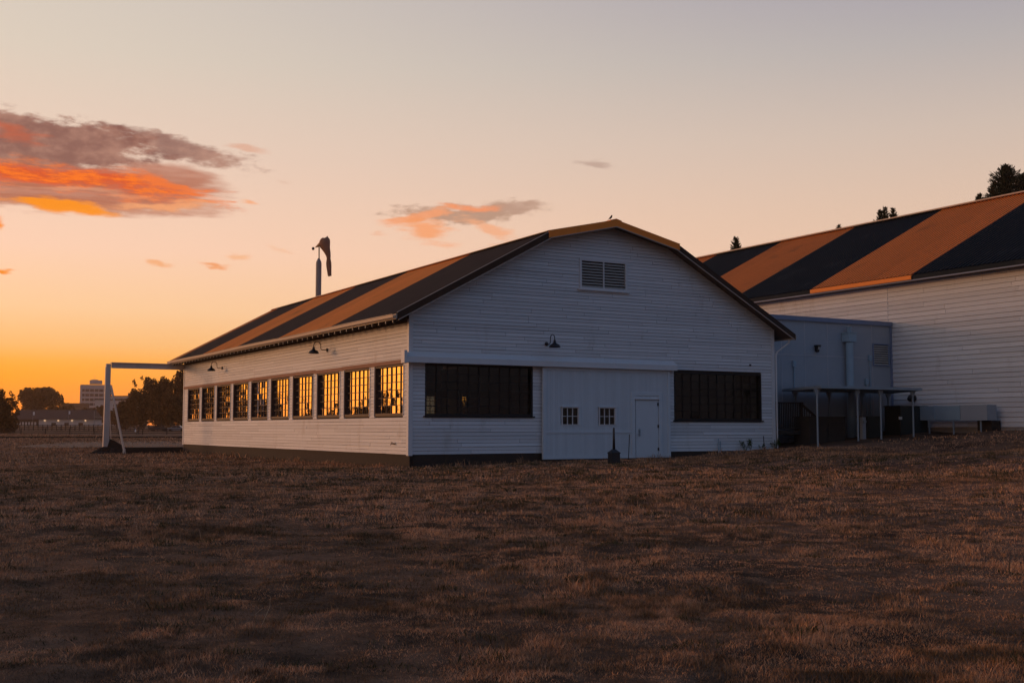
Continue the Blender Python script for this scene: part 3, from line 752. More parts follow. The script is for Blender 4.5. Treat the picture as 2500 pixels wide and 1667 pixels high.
    dr.box(d0 + .12, 9.3, y0 - .006, y0 + .013, .98, 1.06); dr.box(d0 + .12, 9.3, y0 - .006, y0 + .013, dz0, .14)
    dr.box(d0 + .12, d1_ - .12, y0 - .008, y0 + .013, 3.3, 3.42)
    dr.box(9.27, 9.45, y0 - .01, y0 + .013, .03, 2.55); dr.box(10.58, 10.74, y0 - .01, y0 + .013, .03, 2.55); dr.box(9.45, 10.58, y0 - .01, y0 + .013, 2.42, 2.55)
    do = dr.build('sliding_door', M['door_boards'], root)
    for (a_, b_, c_, e_) in dh[:2]:
        grid_window(do, lambda t, o, z: (t, y0 - o, z), a_, b_, c_, e_, .02, 3, 2, .03, .026, M['trim'], M['glass_front'], 0, None, .1, (), 60)
    for (a_, b_, c_, e_) in dh[:2]:
        s = MB(); s.box(a_ - .03, b_ + .03, y0 - .04, y0 + .01, e_ + .002, e_ + .04); s.box(b_ + .002, b_ + .08, y0 - .012, y0 + .03, c_, e_)
        s.build('window_trim', M['door_boards'], do)
    s = MB(); s.box(5.2, 11.3, -.35, -.02, -.25, .012); s.build('threshold', M['concrete'], root)
    pd = MB(); pd.box(9.485, 10.545, y0 + .004, y0 + .05, .04, 2.25); pdo = pd.build('entry_door', M['door_boards'], root)
    s = MB(); s.box(9.44, 10.62, y0 - .05, y0 + .012, 2.27, 2.31); s.build('drip_cap', M['trim'], pdo)
    s = MB(); s.box(9.60, 9.68, y0 - .014, y0 + .002, .86, 1.12); s.bar((9.64, y0 - .02, .93), (9.64, y0 - .05, .93), .02); s.bar((9.64, y0 - .05, .93), (9.52, y0 - .05, .93), .022)
    s.tube([(9.64, y0 - .01, .98), (9.64, y0 - .06, 1.02), (9.64, y0 - .06, 1.12), (9.64, y0 - .01, 1.16)], .011, 8)
    s.lathe((9.64, y0 - .012, 1.24), [(.0, -.02), (.022, -.02), (.022, .02), (.0, .02)], 12)
    s.build('handle', M['steel'], pdo)
    for z in (.3, 1.18, 2.03):
        s = MB(); s.box(10.51, 10.57, y0 - .016, y0 - .0005, z, z + .12); s.tube([(10.55, y0 - .022, z), (10.55, y0 - .022, z + .12)], .011, 8); s.build('hinge', M['iron'], pdo)
    # downspout on the far right corner, with its offset up to the eave
    s = MB(); s.tube([(WID + .62, -.3, 4.86), (WID + .60, -.28, 4.72), (WID + .14, -.09, 4.35), (WID + .08, -.07, 4.2), (WID + .08, -.07, .3), (WID + .13, -.2, .22)], .03, 8)
    s.build('downspout', M['trim'], root)
    # hose tap on the long side and a junction box on the gable
    s = MB(); s.tube([(-.02, 1.2, .62), (-.12, 1.2, .62), (-.15, 1.2, .58)], .018, 8); s.lathe((-.1, 1.2, .63), [(.0, .0), (.01, .01), (.01, .04), (.04, .045), (.04, .055), (0, .056)], 12)
    s.box(-.03, -.02, 1.05, 1.35, .60, .635)
    s.build('tap', M['iron'], root)
    s = MB(); s.box(15.35, 15.43, -.06, -.02, 3.72, 3.79); s.build('junction_box', M['iron'], root)
    return root
build_main()

# ------------------------------------------------------------------ gooseneck lamps on the walls
def gooseneck(loc, rz, k, label):
    """local +x points out of the wall"""
    r = empty('wall_lamp', loc, rz, label, 'lamp', 'black gooseneck lamps on the hangar walls')
    m = MB(); m.tube([(.0, 0, 0), (.035, 0, 0), (.045, 0, 0)], [.075, .07, .03], 16); m.build('wall_plate', M['iron'], r, True)
    m = MB(); pts = []
    for t in np.linspace(0, 1, 5): pts.append((.03 + .17 * t, 0, -.01 * t))
    for a in np.linspace(-90, 0, 4)[1:]: pts.append((.20 + .08 * math.cos(R(a)), 0, .07 + .08 * math.sin(R(a))))
    for a in np.linspace(180, 0, 9): pts.append((.43 + .15 * math.cos(R(a)), 0, .17 + .15 * math.sin(R(a))))
    pts.append((.58, 0, .08)); m.tube(pts, .016, 8); m.build('arm', M['iron'], r, True)
    m = MB(); m.lathe((.58, 0, -.16), [(.03, .27), (.045, .26), (.045, .20), (.055, .19), (.07, .15), (.12, .125), (.175, .09), (.205, .03), (.215, .0), (.205, .0), (.17, .07), (.05, .12), (.02, .13)], 24)
    m.build('lamp_shade', M['iron'], r, True)
    return r
gooseneck(W(-.02, 7.9, 4.33), ANG + math.pi, 1, 'black gooseneck lamp over the near windows of the sunlit long wall')
gooseneck(W(-.02, 23.2, 4.29), ANG + math.pi, 1, 'black gooseneck lamp at the far end of the sunlit long wall')
gooseneck(W(5.55, -.02, 4.27), ANG - math.pi / 2, 1, 'black gooseneck lamp on the shaded gable above the sliding door')

# ------------------------------------------------------------------ rear door track frame on the far left
def track_frame():
    r = empty('track_frame', W(-4.25, 31.45, 0), ANG, 'weathered white timber post and beam standing out from the far corner of the hangar', 'door frame')
    m = MB(); m.hexa([(-.15, -.13, -.4), (.17, -.13, -.4), (.17, .13, -.4), (-.15, .13, -.4), (-.10, -.13, 4.62), (.16, -.13, 4.62), (.16, .13, 4.62), (-.10, .13, 4.62)])
    m.box(-.08, .165, -.14, .12, 4.621, 4.80); m.build('post', M['frame_white'], r)
    m = MB(); m.box(.20, 4.6, -.12, -.02, 4.56, 4.84); m.box(.17, 4.4, -.2, .18, 4.842, 4.885)
    m.box(.3, 4.5, -.019, .12, 4.60, 4.80); m.build('beam', M['frame_white'], r)
    m = MB(); m.bar((.2, -.2, 3.45), (.82, -1.1, -.16), .07, .10); m.build('brace', M['frame_white'], r)
    m = MB(); m.bar((.16, .2, 3.1), (.55, 1.2, -.16), .05, .07); m.build('brace', M['frame_white'], r)
    m = MB(); m.tube([(.82, -1.1, -.3), (.80, -1.1, -.08), (.84, -1.12, .02)], [.09, .08, .05], 10); m.build('footing', M['frame_white'], r)
track_frame()
def sill_strip():
    m = MB(); m.box(.5, 4.25, -.25, .05, -.45, .09)
    o = m.build('door_sill', M['concrete'])
    o.location = W(-4.25, 31.45, 0); o.rotation_euler = (0, 0, ANG)
    tag(o, 'low dark concrete strip on the ground between white post and hangar corner', 'kerb')
    # heap of turned soil round the post foot
    rg = random.Random(5); vs = []; fs = []; na, nr = 36, 9
    for i in range(nr):
        for j in range(na):
            a = 2 * math.pi * j / na; q = i / (nr - 1)
            rr = q * (1 + .18 * math.sin(3 * a + 1) + .1 * math.sin(7 * a))
            z = .62 * (1 - q) ** .7 * (1 + .25 * math.sin(5 * a + 4 * q)) * (.75 + .4 * math.cos(a - .8)) + rg.uniform(-.05, .05) * (q < .98)
            vs.append((rr * 1.35 * math.cos(a) + .15, rr * .75 * math.sin(a) - .25, z - .32 - .1 * q))
    for i in range(nr - 1):
        for j in range(na): fs.append((i * na + j, (i + 1) * na + j, (i + 1) * na + (j + 1) % na, i * na + (j + 1) % na))
    m = MB(); m.mesh(vs, fs); o = m.build('soil_heap', M['soil']); o.location = W(-4.25, 31.45, 0.03); o.rotation_euler = (0, 0, ANG)
    tag(o, 'small heap of dark soil round the foot of the white post', 'soil heap')
sill_strip()

# ------------------------------------------------------------------ windsock behind the roof
def windsock():
    Y = 82; bx, by, _ = PX(777.5, 700, Y)
    zt = PX(0, 645, Y)[2]; z0 = h1(bx, by); s = 82 / 2800.
    r = empty('windsock', (bx, by, z0), 0, 'limp windsock on a tall mast rising behind the hangar roof', 'windsock')
    m = MB(); m.tube([(0, 0, -.3), (0, 0, zt - z0), (0, 0, zt - z0 + .15), (.0, 0, zt - z0 + .42)], [.21, .205, .19, .07], 16); m.build('mast', M['mast'], r, True)
    P = lambda x, y, d=0: (PX(x, y, Y + d)[0] - bx, d, PX(x, y, Y + d)[2] - z0)
    m = MB(); m.tube([P(779, 636), P(779, 604)], .045, 10); m.build('pole', M['iron'], r)
    # counterweight and wind cone frame
    m = MB(); c = P(764.5, 607); m.lathe(c, [(.02, -.11), (.075, -.085), (.11, 0), (.075, .085), (.02, .11)], 14); m.build('counterweight', M['iron'], r, True)
    m = MB(); a = P(768, 605); rim = P(784, 594)
    vs = [a]; n = 16
    for j in range(n):
        t = 2 * math.pi * j / n; vs.append((rim[0] + .06 * math.sin(t) - .02, .22 * math.cos(t), rim[2] + .27 * math.sin(t)))
    m.mesh(vs, [(0, 1 + j, 1 + (j + 1) % n) for j in range(n)]); m.build('tail_cone', M['sockframe'], r)
    # cloth: rings following the drooping sock
    rings = [(795, 580.3, 4, 4), (794.5, 581.5, 7.5, 8), (793.5, 584.5, 10.8, 12), (793, 589, 12.6, 14), (792.6, 596, 13.6, 15), (793.5, 602, 12.8, 14), (796, 608.5, 10.2, 12), (799, 617, 7.8, 10), (801.5, 626, 5.6, 8), (802, 631, 4.6, 8), (802.5, 641, 6.3, 8), (803, 650, 6.2, 7), (804, 662, 5.3, 6), (805, 673.5, 4.8, 5)]
    m = MB(); n = 22; vs = []
    for k, (x, y, w, d) in enumerate(rings):
        c = P(x, y)
        for j in range(n):
            t = 2 * math.pi * j / n; f = 1 + .07 * math.sin(5 * t + k * .8)
            zz = c[2] + (.12 if k == 0 else 0) * math.cos(t) + .03 * math.sin(2 * t + k)
            vs.append((c[0] + w * s * f * math.cos(t), d * s * .8 * f * math.sin(t), zz))
    fs = [(i * n + j, i * n + (j + 1) % n, (i + 1) * n + (j + 1) % n, (i + 1) * n + j) for i in range(len(rings) - 1) for j in range(n)]
    m.mesh(vs, fs); m.build('sock', M['sock'], r, True)
windsock()

# ------------------------------------------------------------------ bird on the ridge
def bird():
    r = bpy.data.objects.new('bird', None)
    m = MB(); m.tube([(-.13, 0, -.03), (-.075, 0, .025), (-.04, 0, .055), (0, 0, .085), (.025, 0, .12), (.035, 0, .145), (.045, 0, .165), (.055, 0, .175)], [.004, .011, .028, .040, .036, .027, .024, .012], 12)
    m.tube([(.06, 0, .168), (.082, 0, .162)], [.007, .001], 6)
    m.tube([(-.01, .01, .05), (-.01, .01, 0)], .004, 5); m.tube([(-.01, -.01, .05), (-.01, -.01, 0)], .004, 5)
    o = m.build('bird', M['feather'], None, True); o.location = W(8.18, -.45, 9.085); o.rotation_euler = (0, 0, R(15))
    tag(o, 'small dark bird perched on the peak of the gable', 'bird')
    bpy.data.objects.remove(r)
bird()

# ------------------------------------------------------------------ big hangar on the right
BU, BV0, BV1 = 26.0, -13.0, 62.0
def build_big():
    root = empty('hangar', (*A0, 0), ANG, 'larger white hangar at the right edge with wide orange and blue-black roof stripes', 'hangar')
    w = 30.8
    sp = lambda t, o, z: (BU - o, t, z)
    rg = random.Random(12)
    mb = MB(); clapboards(mb, BV0, 2.17, 1.2, 8.02, .213, [], sp, None, rg, (4, 9), .024)
    mb.build('side_wall', M['siding'], root)
    mb = MB(); clapboards(mb, 2.21, BV1, 1.2, 8.02, .213, [], sp, None, rg, (4, 9), .024)
    mb.build('side_wall', M['siding'], root)
    mb = MB(); mb.box(BU - .03, BU - .002, 2.172, 2.208, 1.2, 8.0); mb.build('joint_trim', M['trim'], root)
    mb = MB(); mb.box(BU - .04, BU - .002, BV0 - .02, BV0 + .14, 1.2, 8.0); mb.build('corner_board', M['trim'], root)
    mb = MB(); mb.box(BU + .06, BU + w, BV0 + .1, BV1, .3, 8.0)
    e, b, r = (BU - .6, 8.18), (35.4, 13.22), (BU + w / 2, 14.6)
    far = lambda p: (2 * r[0] - p[0], p[1])
    prof = [e, b, r, far(b), far(e)]
    n = 5
    for yv in (BV0 + .1, BV1):
        mb.face([(max(BU + .06, min(x, BU + w)), yv, z - .2) for x, z in prof][::(1 if yv < 0 else -1)])
    mb.build('body', M['barnwall'], root)
    mb = MB(); mb.box(BU + .02, BU + .3, BV0, BV1, .0, 1.19); mb.build('foundation', M['concrete_pale'], root)
    st = lambda v: (int(math.floor((v - .15) / 6.42)) + 1) % 2
    mb = MB(); Ym = lambda t: t + BV0 - .5
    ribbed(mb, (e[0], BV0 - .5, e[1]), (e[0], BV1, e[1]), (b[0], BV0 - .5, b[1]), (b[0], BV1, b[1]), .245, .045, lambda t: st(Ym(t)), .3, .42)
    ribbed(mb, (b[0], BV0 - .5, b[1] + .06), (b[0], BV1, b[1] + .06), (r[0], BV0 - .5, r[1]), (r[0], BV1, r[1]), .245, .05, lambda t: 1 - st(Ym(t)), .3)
    fb, fe = far(b), far(e)
    mb.face([(r[0], BV0 - .5, r[1]), (r[0], BV1, r[1]), (fb[0], BV1, fb[1]), (fb[0], BV0 - .5, fb[1])], 1)
    mb.face([(fb[0], BV0 - .5, fb[1]), (fb[0], BV1, fb[1]), (fe[0], BV1, fe[1]), (fe[0], BV0 - .5, fe[1])], 0)
    mb.face([(e[0], BV0 - .5, e[1] - .03), (b[0], BV0 - .5, b[1] - .03), (b[0], BV1, b[1] - .03), (e[0], BV1, e[1] - .03)], 0)
    roof = mb.build('roof', [M['big_dark'], M['big_orange']], root)
    # rib ends: small pale closures at the eave of the dark stripes come from the gutter edge behind
    for a, bb in ((BV0 - .5, -12.69), (-12.69, -6.27), (-6.27, .15), (.15, 6.57), (6.57, 12.99), (12.99, 19.41), (19.41, BV1)):
        s = st((a + bb) / 2); mb = MB(); out = .05 if s else .0
        mb.box(e[0] - .06 - out, e[0] + .0, a, bb - .004, e[1] - .2 + (0 if s else -.01), e[1] - .012)
        mb.build('eave_fascia', M['big_orange'] if s else M['big_dark'], roof)
    mb = MB(); mb.box(e[0] - .02, BU - .03, BV0, BV1, 7.93, 7.96); mb.build('soffit', M['soffit'], root)
    mb = MB(); mb.box(e[0] - .05, e[0] - .01, BV0, BV1, 7.915, 7.97); mb.build('eave_trim', M['annex_trim'], root)
    mb = MB(); mb.bar((b[0] - .05, BV0 - .5, b[1] + .10), (b[0] - .05, BV1, b[1] + .10), .28, .07); mb.build('break_flashing', M['gutter'], roof)
build_big()

# ------------------------------------------------------------------ annex between the two hangars
AV = 2.0
def build_annex():
    root = empty('annex', (*A0, 0), ANG, 'flat-roofed blue-grey panelled annex between the two hangars', 'building')
    fz = 6.12
    mb = MB(); mb.box(WID + .06, BU - .02, AV, 12, .0, fz)
    mb.build('wall', M['annex'], root)
    mb = MB()
    for t in (17.6, 19.02, 20.42, 21.81, 23.2, 24.67): mb.box(t - .014, t + .014, AV - .010, AV + .005, .2, fz - .16)
    mb.box(WID + .1, 24.67, AV - .013, AV + .004, 4.43, 4.456)
    mb.build('panel_seams', M['seam'], root)
    mb = MB(); mb.box(WID + .1, BU - .03, AV - .09, AV - .002, fz - .14, fz + .06); mb.box(WID + .1, BU - .03, AV - .002, 12, fz + .002, fz + .06); mb.build('roof_fascia', M['annex_trim'], root)
    mb = MB(); mb.box(25.86, BU - .035, AV - .05, AV - .002, .9, fz - .145); mb.build('corner_board', M['annex_trim'], root)
    # louvre
    v = MB(); v.box(24.68, 24.74, AV - .06, AV - .012, 4.08, 5.14); v.box(25.70, 25.76, AV - .06, AV - .012, 4.08, 5.14); v.box(24.74, 25.70, AV - .06, AV - .012, 5.08, 5.14); v.box(24.74, 25.70, AV - .06, AV - .012, 4.08, 4.12)
    vo = v.build('vent', M['annex_trim'], root)
    s = MB()
    for j in range(9):
        z = 4.135 + j * .105; s.hexa([(24.74, AV - .055, z), (25.70, AV - .055, z), (25.70, AV - .015, z + .05), (24.74, AV - .015, z + .05), (24.74, AV - .055, z + .02), (25.70, AV - .055, z + .02), (25.70, AV - .015, z + .07), (24.74, AV - .015, z + .07)])
    s.build('slats', M['louver'], vo)
    s = MB(); s.box(24.73, 25.71, AV - .013, AV - .003, 4.1, 5.1); s.build('backing', M['void'], vo)
    # flue
    s = MB(); s.tube([(22.95, AV - .25, .4), (22.95, AV - .25, 5.1)], .17, 16); s.box(22.72, 23.20, AV - .45, AV - .02, 5.12, 5.50); s.box(22.69, 23.23, AV - .48, AV - .02, 5.502, 5.54)
    s.tube([(22.95, AV - .25, 5.54), (22.95, AV - .25, 5.74)], .09, 14); s.tube([(22.95, AV - .25, 5.741), (22.95, AV - .25, 5.79)], .13, 14)
    s.build('flue', M['duct'], root)
    for t, za, zb in ((19.7, .4, 3.9), (24.2, .4, 3.2), (24.45, .4, 4.3)):
        s = MB(); s.tube([(t, AV - .05, za), (t, AV - .05, zb)], .025, 8); s.box(t - .09, t + .09, AV - .12, AV - .015, zb, zb + .26); s.build('conduit', M['duct'], root)
    # dark door at the left end
    s = MB(); s.box(17.0, 17.9, AV - .03, AV - .014, 1.2, 3.3); s.build('door', M['annex_trim'], root)
build_annex()
def lantern():
    r = empty('wall_lantern', W(21.08, AV, 4.76), ANG, 'small black box lantern on the blue-grey annex wall', 'lamp')
    m = MB(); m.box(-.06, .06, -.03, -.016, -.14, .12); m.box(-.12, .12, -.24, -.03, .10, .15); m.hexa([(-.05, -.16, -.17), (.05, -.16, -.17), (.05, -.08, -.17), (-.05, -.08, -.17), (-.10, -.22, .10), (.10, -.22, .10), (.10, -.04, .10), (-.10, -.04, .10)]); m.build('housing', M['iron'], r)
    m = MB(); m.box(-.04, .04, -.225, -.19, -.06, .07); m.build('glass', M['louver'], r)
lantern()

# ------------------------------------------------------------------ canopy on posts
def canopy():
    z0 = 2.86
    root = empty('canopy', W(20, 0, 0), ANG, 'flat open canopy on thin pale posts in front of the annex', 'canopy')
    L = lambda u, v, z: (u - 20, v, z)
    m = MB(); q = [(17.1, -2.25), (23.0, -2.25), (25.45, 1.7), (18.75, 1.7)]
    m.hexa([L(*p, z0 - .03) for p in q] + [L(*p, z0 + .02) for p in q]); m.build('roof', M['steel'], root)
    m = MB(); 
    for a, b in zip(q, q[1:] + q[:1]):
        va, vb = Vector(L(*a, z0 - .05)), Vector(L(*b, z0 - .05)); m.bar(va, vb, .05, .08)
    m.build('roof_edge', M['steel'], root)
    for u, v in ((16.85, -2), (19.42, -2), (20.77, -2), (22.72, -2), (19.22, 1.4), (21.25, 1.4), (23.3, 1.4), (25.0, 1.4)):
        uu = max(u, 17.15) if v < 0 else u
        m = MB(); x, y, _ = W(u, v); zb = h1(x, y) - .1
        u = uu; m.tube([L(u, v, zb), L(u, v, z0 - .09)], .038, 10)
        m.hexa([L(uu - .04, v - .03, z0 - .34), L(uu + .04, v - .03, z0 - .34), L(uu + .04, v + .03, z0 - .34), L(uu - .04, v + .03, z0 - .34), L(uu - .17, v - .03, z0 - .11), L(uu + .17, v - .03, z0 - .11), L(uu + .17, v + .03, z0 - .11), L(uu - .17, v + .03, z0 - .11)])
        m.build('post', M['steel'], root)
canopy()

# ------------------------------------------------------------------ porch with steps
def porch():
    root = empty('porch', W(17, 1, 0), ANG, 'dark wooden porch with railing and steps beside the right corner of the hangar', 'porch')
    m = MB()
    for k in range(10): m.box(.12 + k * .155, .12 + k * .155 + .145, -.6, .96, 1.02, 1.06)
    m.box(.1, 1.7, -.62, -.602, .9, 1.05); m.build('deck', M['darkwood'], root)
    m = MB()
    for x in (.15, 1.6): m.box(x, x + .09, -.6, -.51, .1, 2.28)
    m.box(.1, 1.72, -.62, -.49, 2.22, 2.27); m.box(.15, 1.65, -.58, -.53, 1.14, 1.19)
    for k in range(13): m.box(.3 + k * .1, .33 + k * .1, -.575, -.535, 1.19, 2.22)
    m.build('railing', M['darkwood'], root)
    for k in range(4):
        m = MB(); m.box(1.72 + k * .3, 2.04 + k * .3, -.6, .7, .86 - k * .17, .90 - k * .17); m.build('step', M['concrete_pale'] if k > 1 else M['darkwood'], root)
    m = MB(); m.bar((1.65, -.55, 2.2), (2.95, -.55, 1.35), .05, .09); m.box(2.9, 2.98, -.6, -.52, .3, 1.38)
    for k in range(8): m.box(1.8 + k * .14, 1.825 + k * .14, -.57, -.54, .95 - k * .08, 2.08 - k * .09)
    m.build('handrail', M['darkwood'], root)
porch()

# ------------------------------------------------------------------ yard equipment under the canopy
def cabinet(u, v, w, d, h, z, name, label, cat, m1, seed=0):
    r = empty(name, W(u, v, z), ANG, label, cat)
    m = MB(); m.box(0, w, 0, d, 0, h - .05); m.box(-.03, w + .03, -.03, d + .03, h - .049, h); m.build('body', m1, r)
    m = MB()
    k = 2 if w > .9 else 1
    for i in range(k): m.box(.05 + i * w / k, (i + 1) * w / k - .05, -.018, -.002, .08, h - .12)
    m.build('door', m1, r)
    m = MB(); m.box(w / k - .1, w / k - .06, -.04, -.019, h * .5, h * .5 + .12); m.build('handle', M['iron'], r)
cabinet(18.55, -.1, 2.1, .9, 1.25, .42, 'storage_bin', 'wide dark bin under the left half of the canopy', 'bin', M['darkwood'])
cabinet(22.06, -.05, .85, .6, 1.2, .5, 'utility_cabinet', 'narrow dark cabinet under the middle of the canopy', 'cabinet', M['cabinet'])
cabinet(23.75, -.4, 1.75, .9, 1.35, .82, 'generator', 'tall dark green equipment housing under the right end of the canopy', 'generator', M['cabinet'])
def meter():
    r = empty('utility_pedestal', W(21.3, -.5, .6), ANG, 'slim grey utility pedestal with a meter beside a canopy post', 'pedestal')
    m = MB(); m.box(-.1, .1, -.08, .08, 0, 1.05); m.build('body', M['annex'], r)
    m = MB(); m.tube([(0, -.14, .85), (0, -.08, .85)], .08, 14); m.build('meter', M['steel'], r)
    o = MB(); o.box(-.1, .1, -.01, .01, 0, .12); s = o.build('sign', M['bag'], None); s.location = W(23.35, -.75, 1.55); s.rotation_euler = (0, 0, ANG)
    o = MB(); o.box(-.02, .02, .012, .04, -.85, .1); p = o.build('stake', M['iron'], s)
    tag(s, 'tiny white notice on a dark stake under the canopy', 'sign')
meter()
def long_duct():
    r = empty('air_duct', W(BU - 1.0, 0, 0), ANG, 'long pale blue box duct on legs along the foot of the big hangar wall', 'duct')
    m = MB(); m.box(0, .55, -2.55, .9, 1.52, 2.14); m.build('duct', M['duct'], r)
    for y in (-2.56, -1.2, .3): 
        f = MB(); f.box(-.02, .57, y - .015, y + .015, 1.50, 2.16); f.build('flange', M['duct'], r)
    m = MB(); m.box(-.02, .6, -3.95, -2.6, 1.50, 2.16); m.build('end_box', M['annex'], r)
    for y in (.5, -.9, -2.2, -3.6):
        l = MB(); l.box(.02, .07, y, y + .05, .8, 1.50); l.build('leg', M['steel'], r)
    m = MB(); m.box(.3, .9, -3.9, -3.2, .9, 1.49); m.build('support_block', M['concrete'], r)
long_duct()
def wall_fan():
    r = empty('exhaust_hood', W(BU - .03, .75, 2.55), ANG, 'round dark exhaust hood low on the big hangar wall', 'vent')
    m = MB(); m.tube([(-.02, 0, 0), (-.2, 0, 0), (-.3, 0, -.08)], [.17, .17, .12], 16); m.build('hood', M['iron'], r, True)
wall_fan()

# ------------------------------------------------------------------ small things along the gable
def ash_bin():
    x, y, _ = PX(1499, 1132, 39.6)
    r = empty('ash_receptacle', (x, y, h1(x, y) - .02), R(20), 'black ash receptacle with square base and tall neck in front of the sliding door', 'ash receptacle')
    m = MB(); m.hexa([(-.165, -.165, 0), (.165, -.165, 0), (.165, .165, 0), (-.165, .165, 0), (-.155, -.155, .36), (.155, -.155, .36), (.155, .155, .36), (-.155, .155, .36)])
    m.box(-.175, .175, -.175, .175, .361, .385)
    m.hexa([(-.17, -.17, .386), (.17, -.17, .386), (.17, .17, .386), (-.17, .17, .386), (-.05, -.05, .5), (.05, -.05, .5), (.05, .05, .5), (-.05, .05, .5)])
    m.build('base', M['iron'], r)
    m = MB(); m.tube([(0, 0, .5), (0, 0, .9), (0, 0, 1.22), (0, 0, 1.24)], [.05, .04, .034, .025], 14); m.build('neck', M['iron'], r, True)
ash_bin()
def stake(x, ytop, ybot, Y, label, lean, cap):
    px_, py_, z = PX(x, ybot, Y); zt = PX(x, ytop, Y)[2]
    z = h1(px_, py_); r = empty('stake', (px_, py_, z), ANG, label, 'stake')
    m = MB(); m.tube([(0, 0, -.1), (lean, 0, zt - z)], .016, 8); m.build('rod', M['iron'], r)
    m = MB(); m.lathe((lean, 0, zt - z), [(.0, -.02), (.035, -.02), (.035, .02), (0, .02)], 10)
    if cap: m.lathe((0, 0, .0), [(.12, -.05), (.10, .04), (.03, .07)], 12)
    m.build('cap', M['iron'], r)
stake(1534, 1060, 1118, 42.3, 'thin dark stake leaning beside the door handle side of the entry door', .06, False)
stake(1867, 1064, 1128, 44.5, 'thin dark stake with round foot near the right corner of the gable', -.04, True)
def stub():
    r = empty('pipe_stub', W(13.6, -.1, .2), ANG, 'short pair of pipes rising against the siding below the right gable window', 'pipe')
    for dx, hh in ((0, .55), (.09, .45)):
        m = MB(); m.tube([(dx, 0, -.1), (dx, 0, hh)], .022, 8); m.build('pipe', M['duct'], r)
stub()
def leafmat(name, c):
    m = bpy.data.materials.new(name); m.use_nodes = True; T = NT(m.node_tree); b = T.n['Principled BSDF']
    a = T.node('ShaderNodeAttribute', attribute_name='tone').outputs['Fac']
    col = T.mix(1.0, (*c, 1), T.node('ShaderNodeCombineColor', i_0=a, i_1=a, i_2=a).outputs[0], 'MULTIPLY')
    T.put(b.inputs['Base Color'], col); b.inputs['Roughness'].default_value = .8; b.inputs['Specular IOR Level'].default_value = .2
    tl = T.node('ShaderNodeBsdfTranslucent', i_0=col); mx = T.node('ShaderNodeMixShader', i_0=.45)
    T.l.new(b.outputs[0], mx.inputs[1]); T.l.new(tl.outputs[0], mx.inputs[2]); T.l.new(mx.outputs[0], T.n['Material Output'].inputs[0])
    return m
M['leaf'] = leafmat('broad_leaves', (.085, .045, .018)); M['needle'] = leafmat('dark_needles', (.022, .035, .018)); M['weed'] = leafmat('green_weeds', (.06, .10, .03))
def leaves(mb, rg, c, rad, n, size):
    for _ in range(n):
        while True:
            p = Vector((rg.uniform(-1, 1), rg.uniform(-1, 1), rg.uniform(-1, 1)))
            if .25 < p.length < 1: break
        p = Vector((c[0] + p.x * rad[0], c[1] + p.y * rad[1], c[2] + p.z * rad[2]))
        a = Vector((rg.gauss(0, 1), rg.gauss(0, 1), rg.gauss(0, 1))).normalized(); b = a.cross(Vector((rg.gauss(0, 1), rg.gauss(0, 1), rg.gauss(0, 1)))).normalized()
        s = size * rg.uniform(.5, 1.3)
        mb.face([p - a * s, p + b * s * .6, p + a * s, p - b * s * .6], 0, rg.uniform(.55, 1.4))
def weed(u, s, label, seed):
    x, y, _ = W(u, -.22); r = empty('weed', (x, y, h1(x, y)), 0, label, 'weed', 'weeds along the foot of the gable'); rg = random.Random(seed)
    st = MB()
    lf = MB()
    for k in range(9):
        a = rg.uniform(0, 6.28); t = Vector((math.cos(a) * .5, math.sin(a) * .25, 0)) * s; h = s * rg.uniform(.4, 1)
        st.tube([(0, 0, -.03), (t.x * .5, t.y * .5, h * .6), (t.x, t.y, h)], .005, 4)
        leaves(lf, rg, (t.x * .8, t.y * .8, h * .75), (.16 * s, .1 * s, .28 * s), 26, .06 * s)
    st.build('stems', M['weed'], r); lf.build('leaves', M['weed'], r)
weed(14.9, .55, 'leafy green weed against the siding under the right gable window', 1)
weed(15.75, .28, 'smallest dark weed between the leafy weed and the corner of the gable', 2)
weed(16.5, .45, 'green weed at the right corner board of the gable', 3)
def stalk():
    x, y, _ = PX(640, 1585, 7.6); z = h1(x, y)
    r = empty('dry_stalk', (x, y, z), 0, 'pale bent dry stalk standing above the foreground grass', 'dry stalk')
    m = MB(); m.tube([(-.02, 0, -.02), (.02, 0, .07), (.045, 0, .13), (.05, 0, .2)], [.0022, .002, .0016, .001], 5); m.tube([(-.05, 0, .08), (-.02, 0, .11), (.0, 0, .12)], .0014, 5); m.build('stem', M['stalk'], r)
stalk()

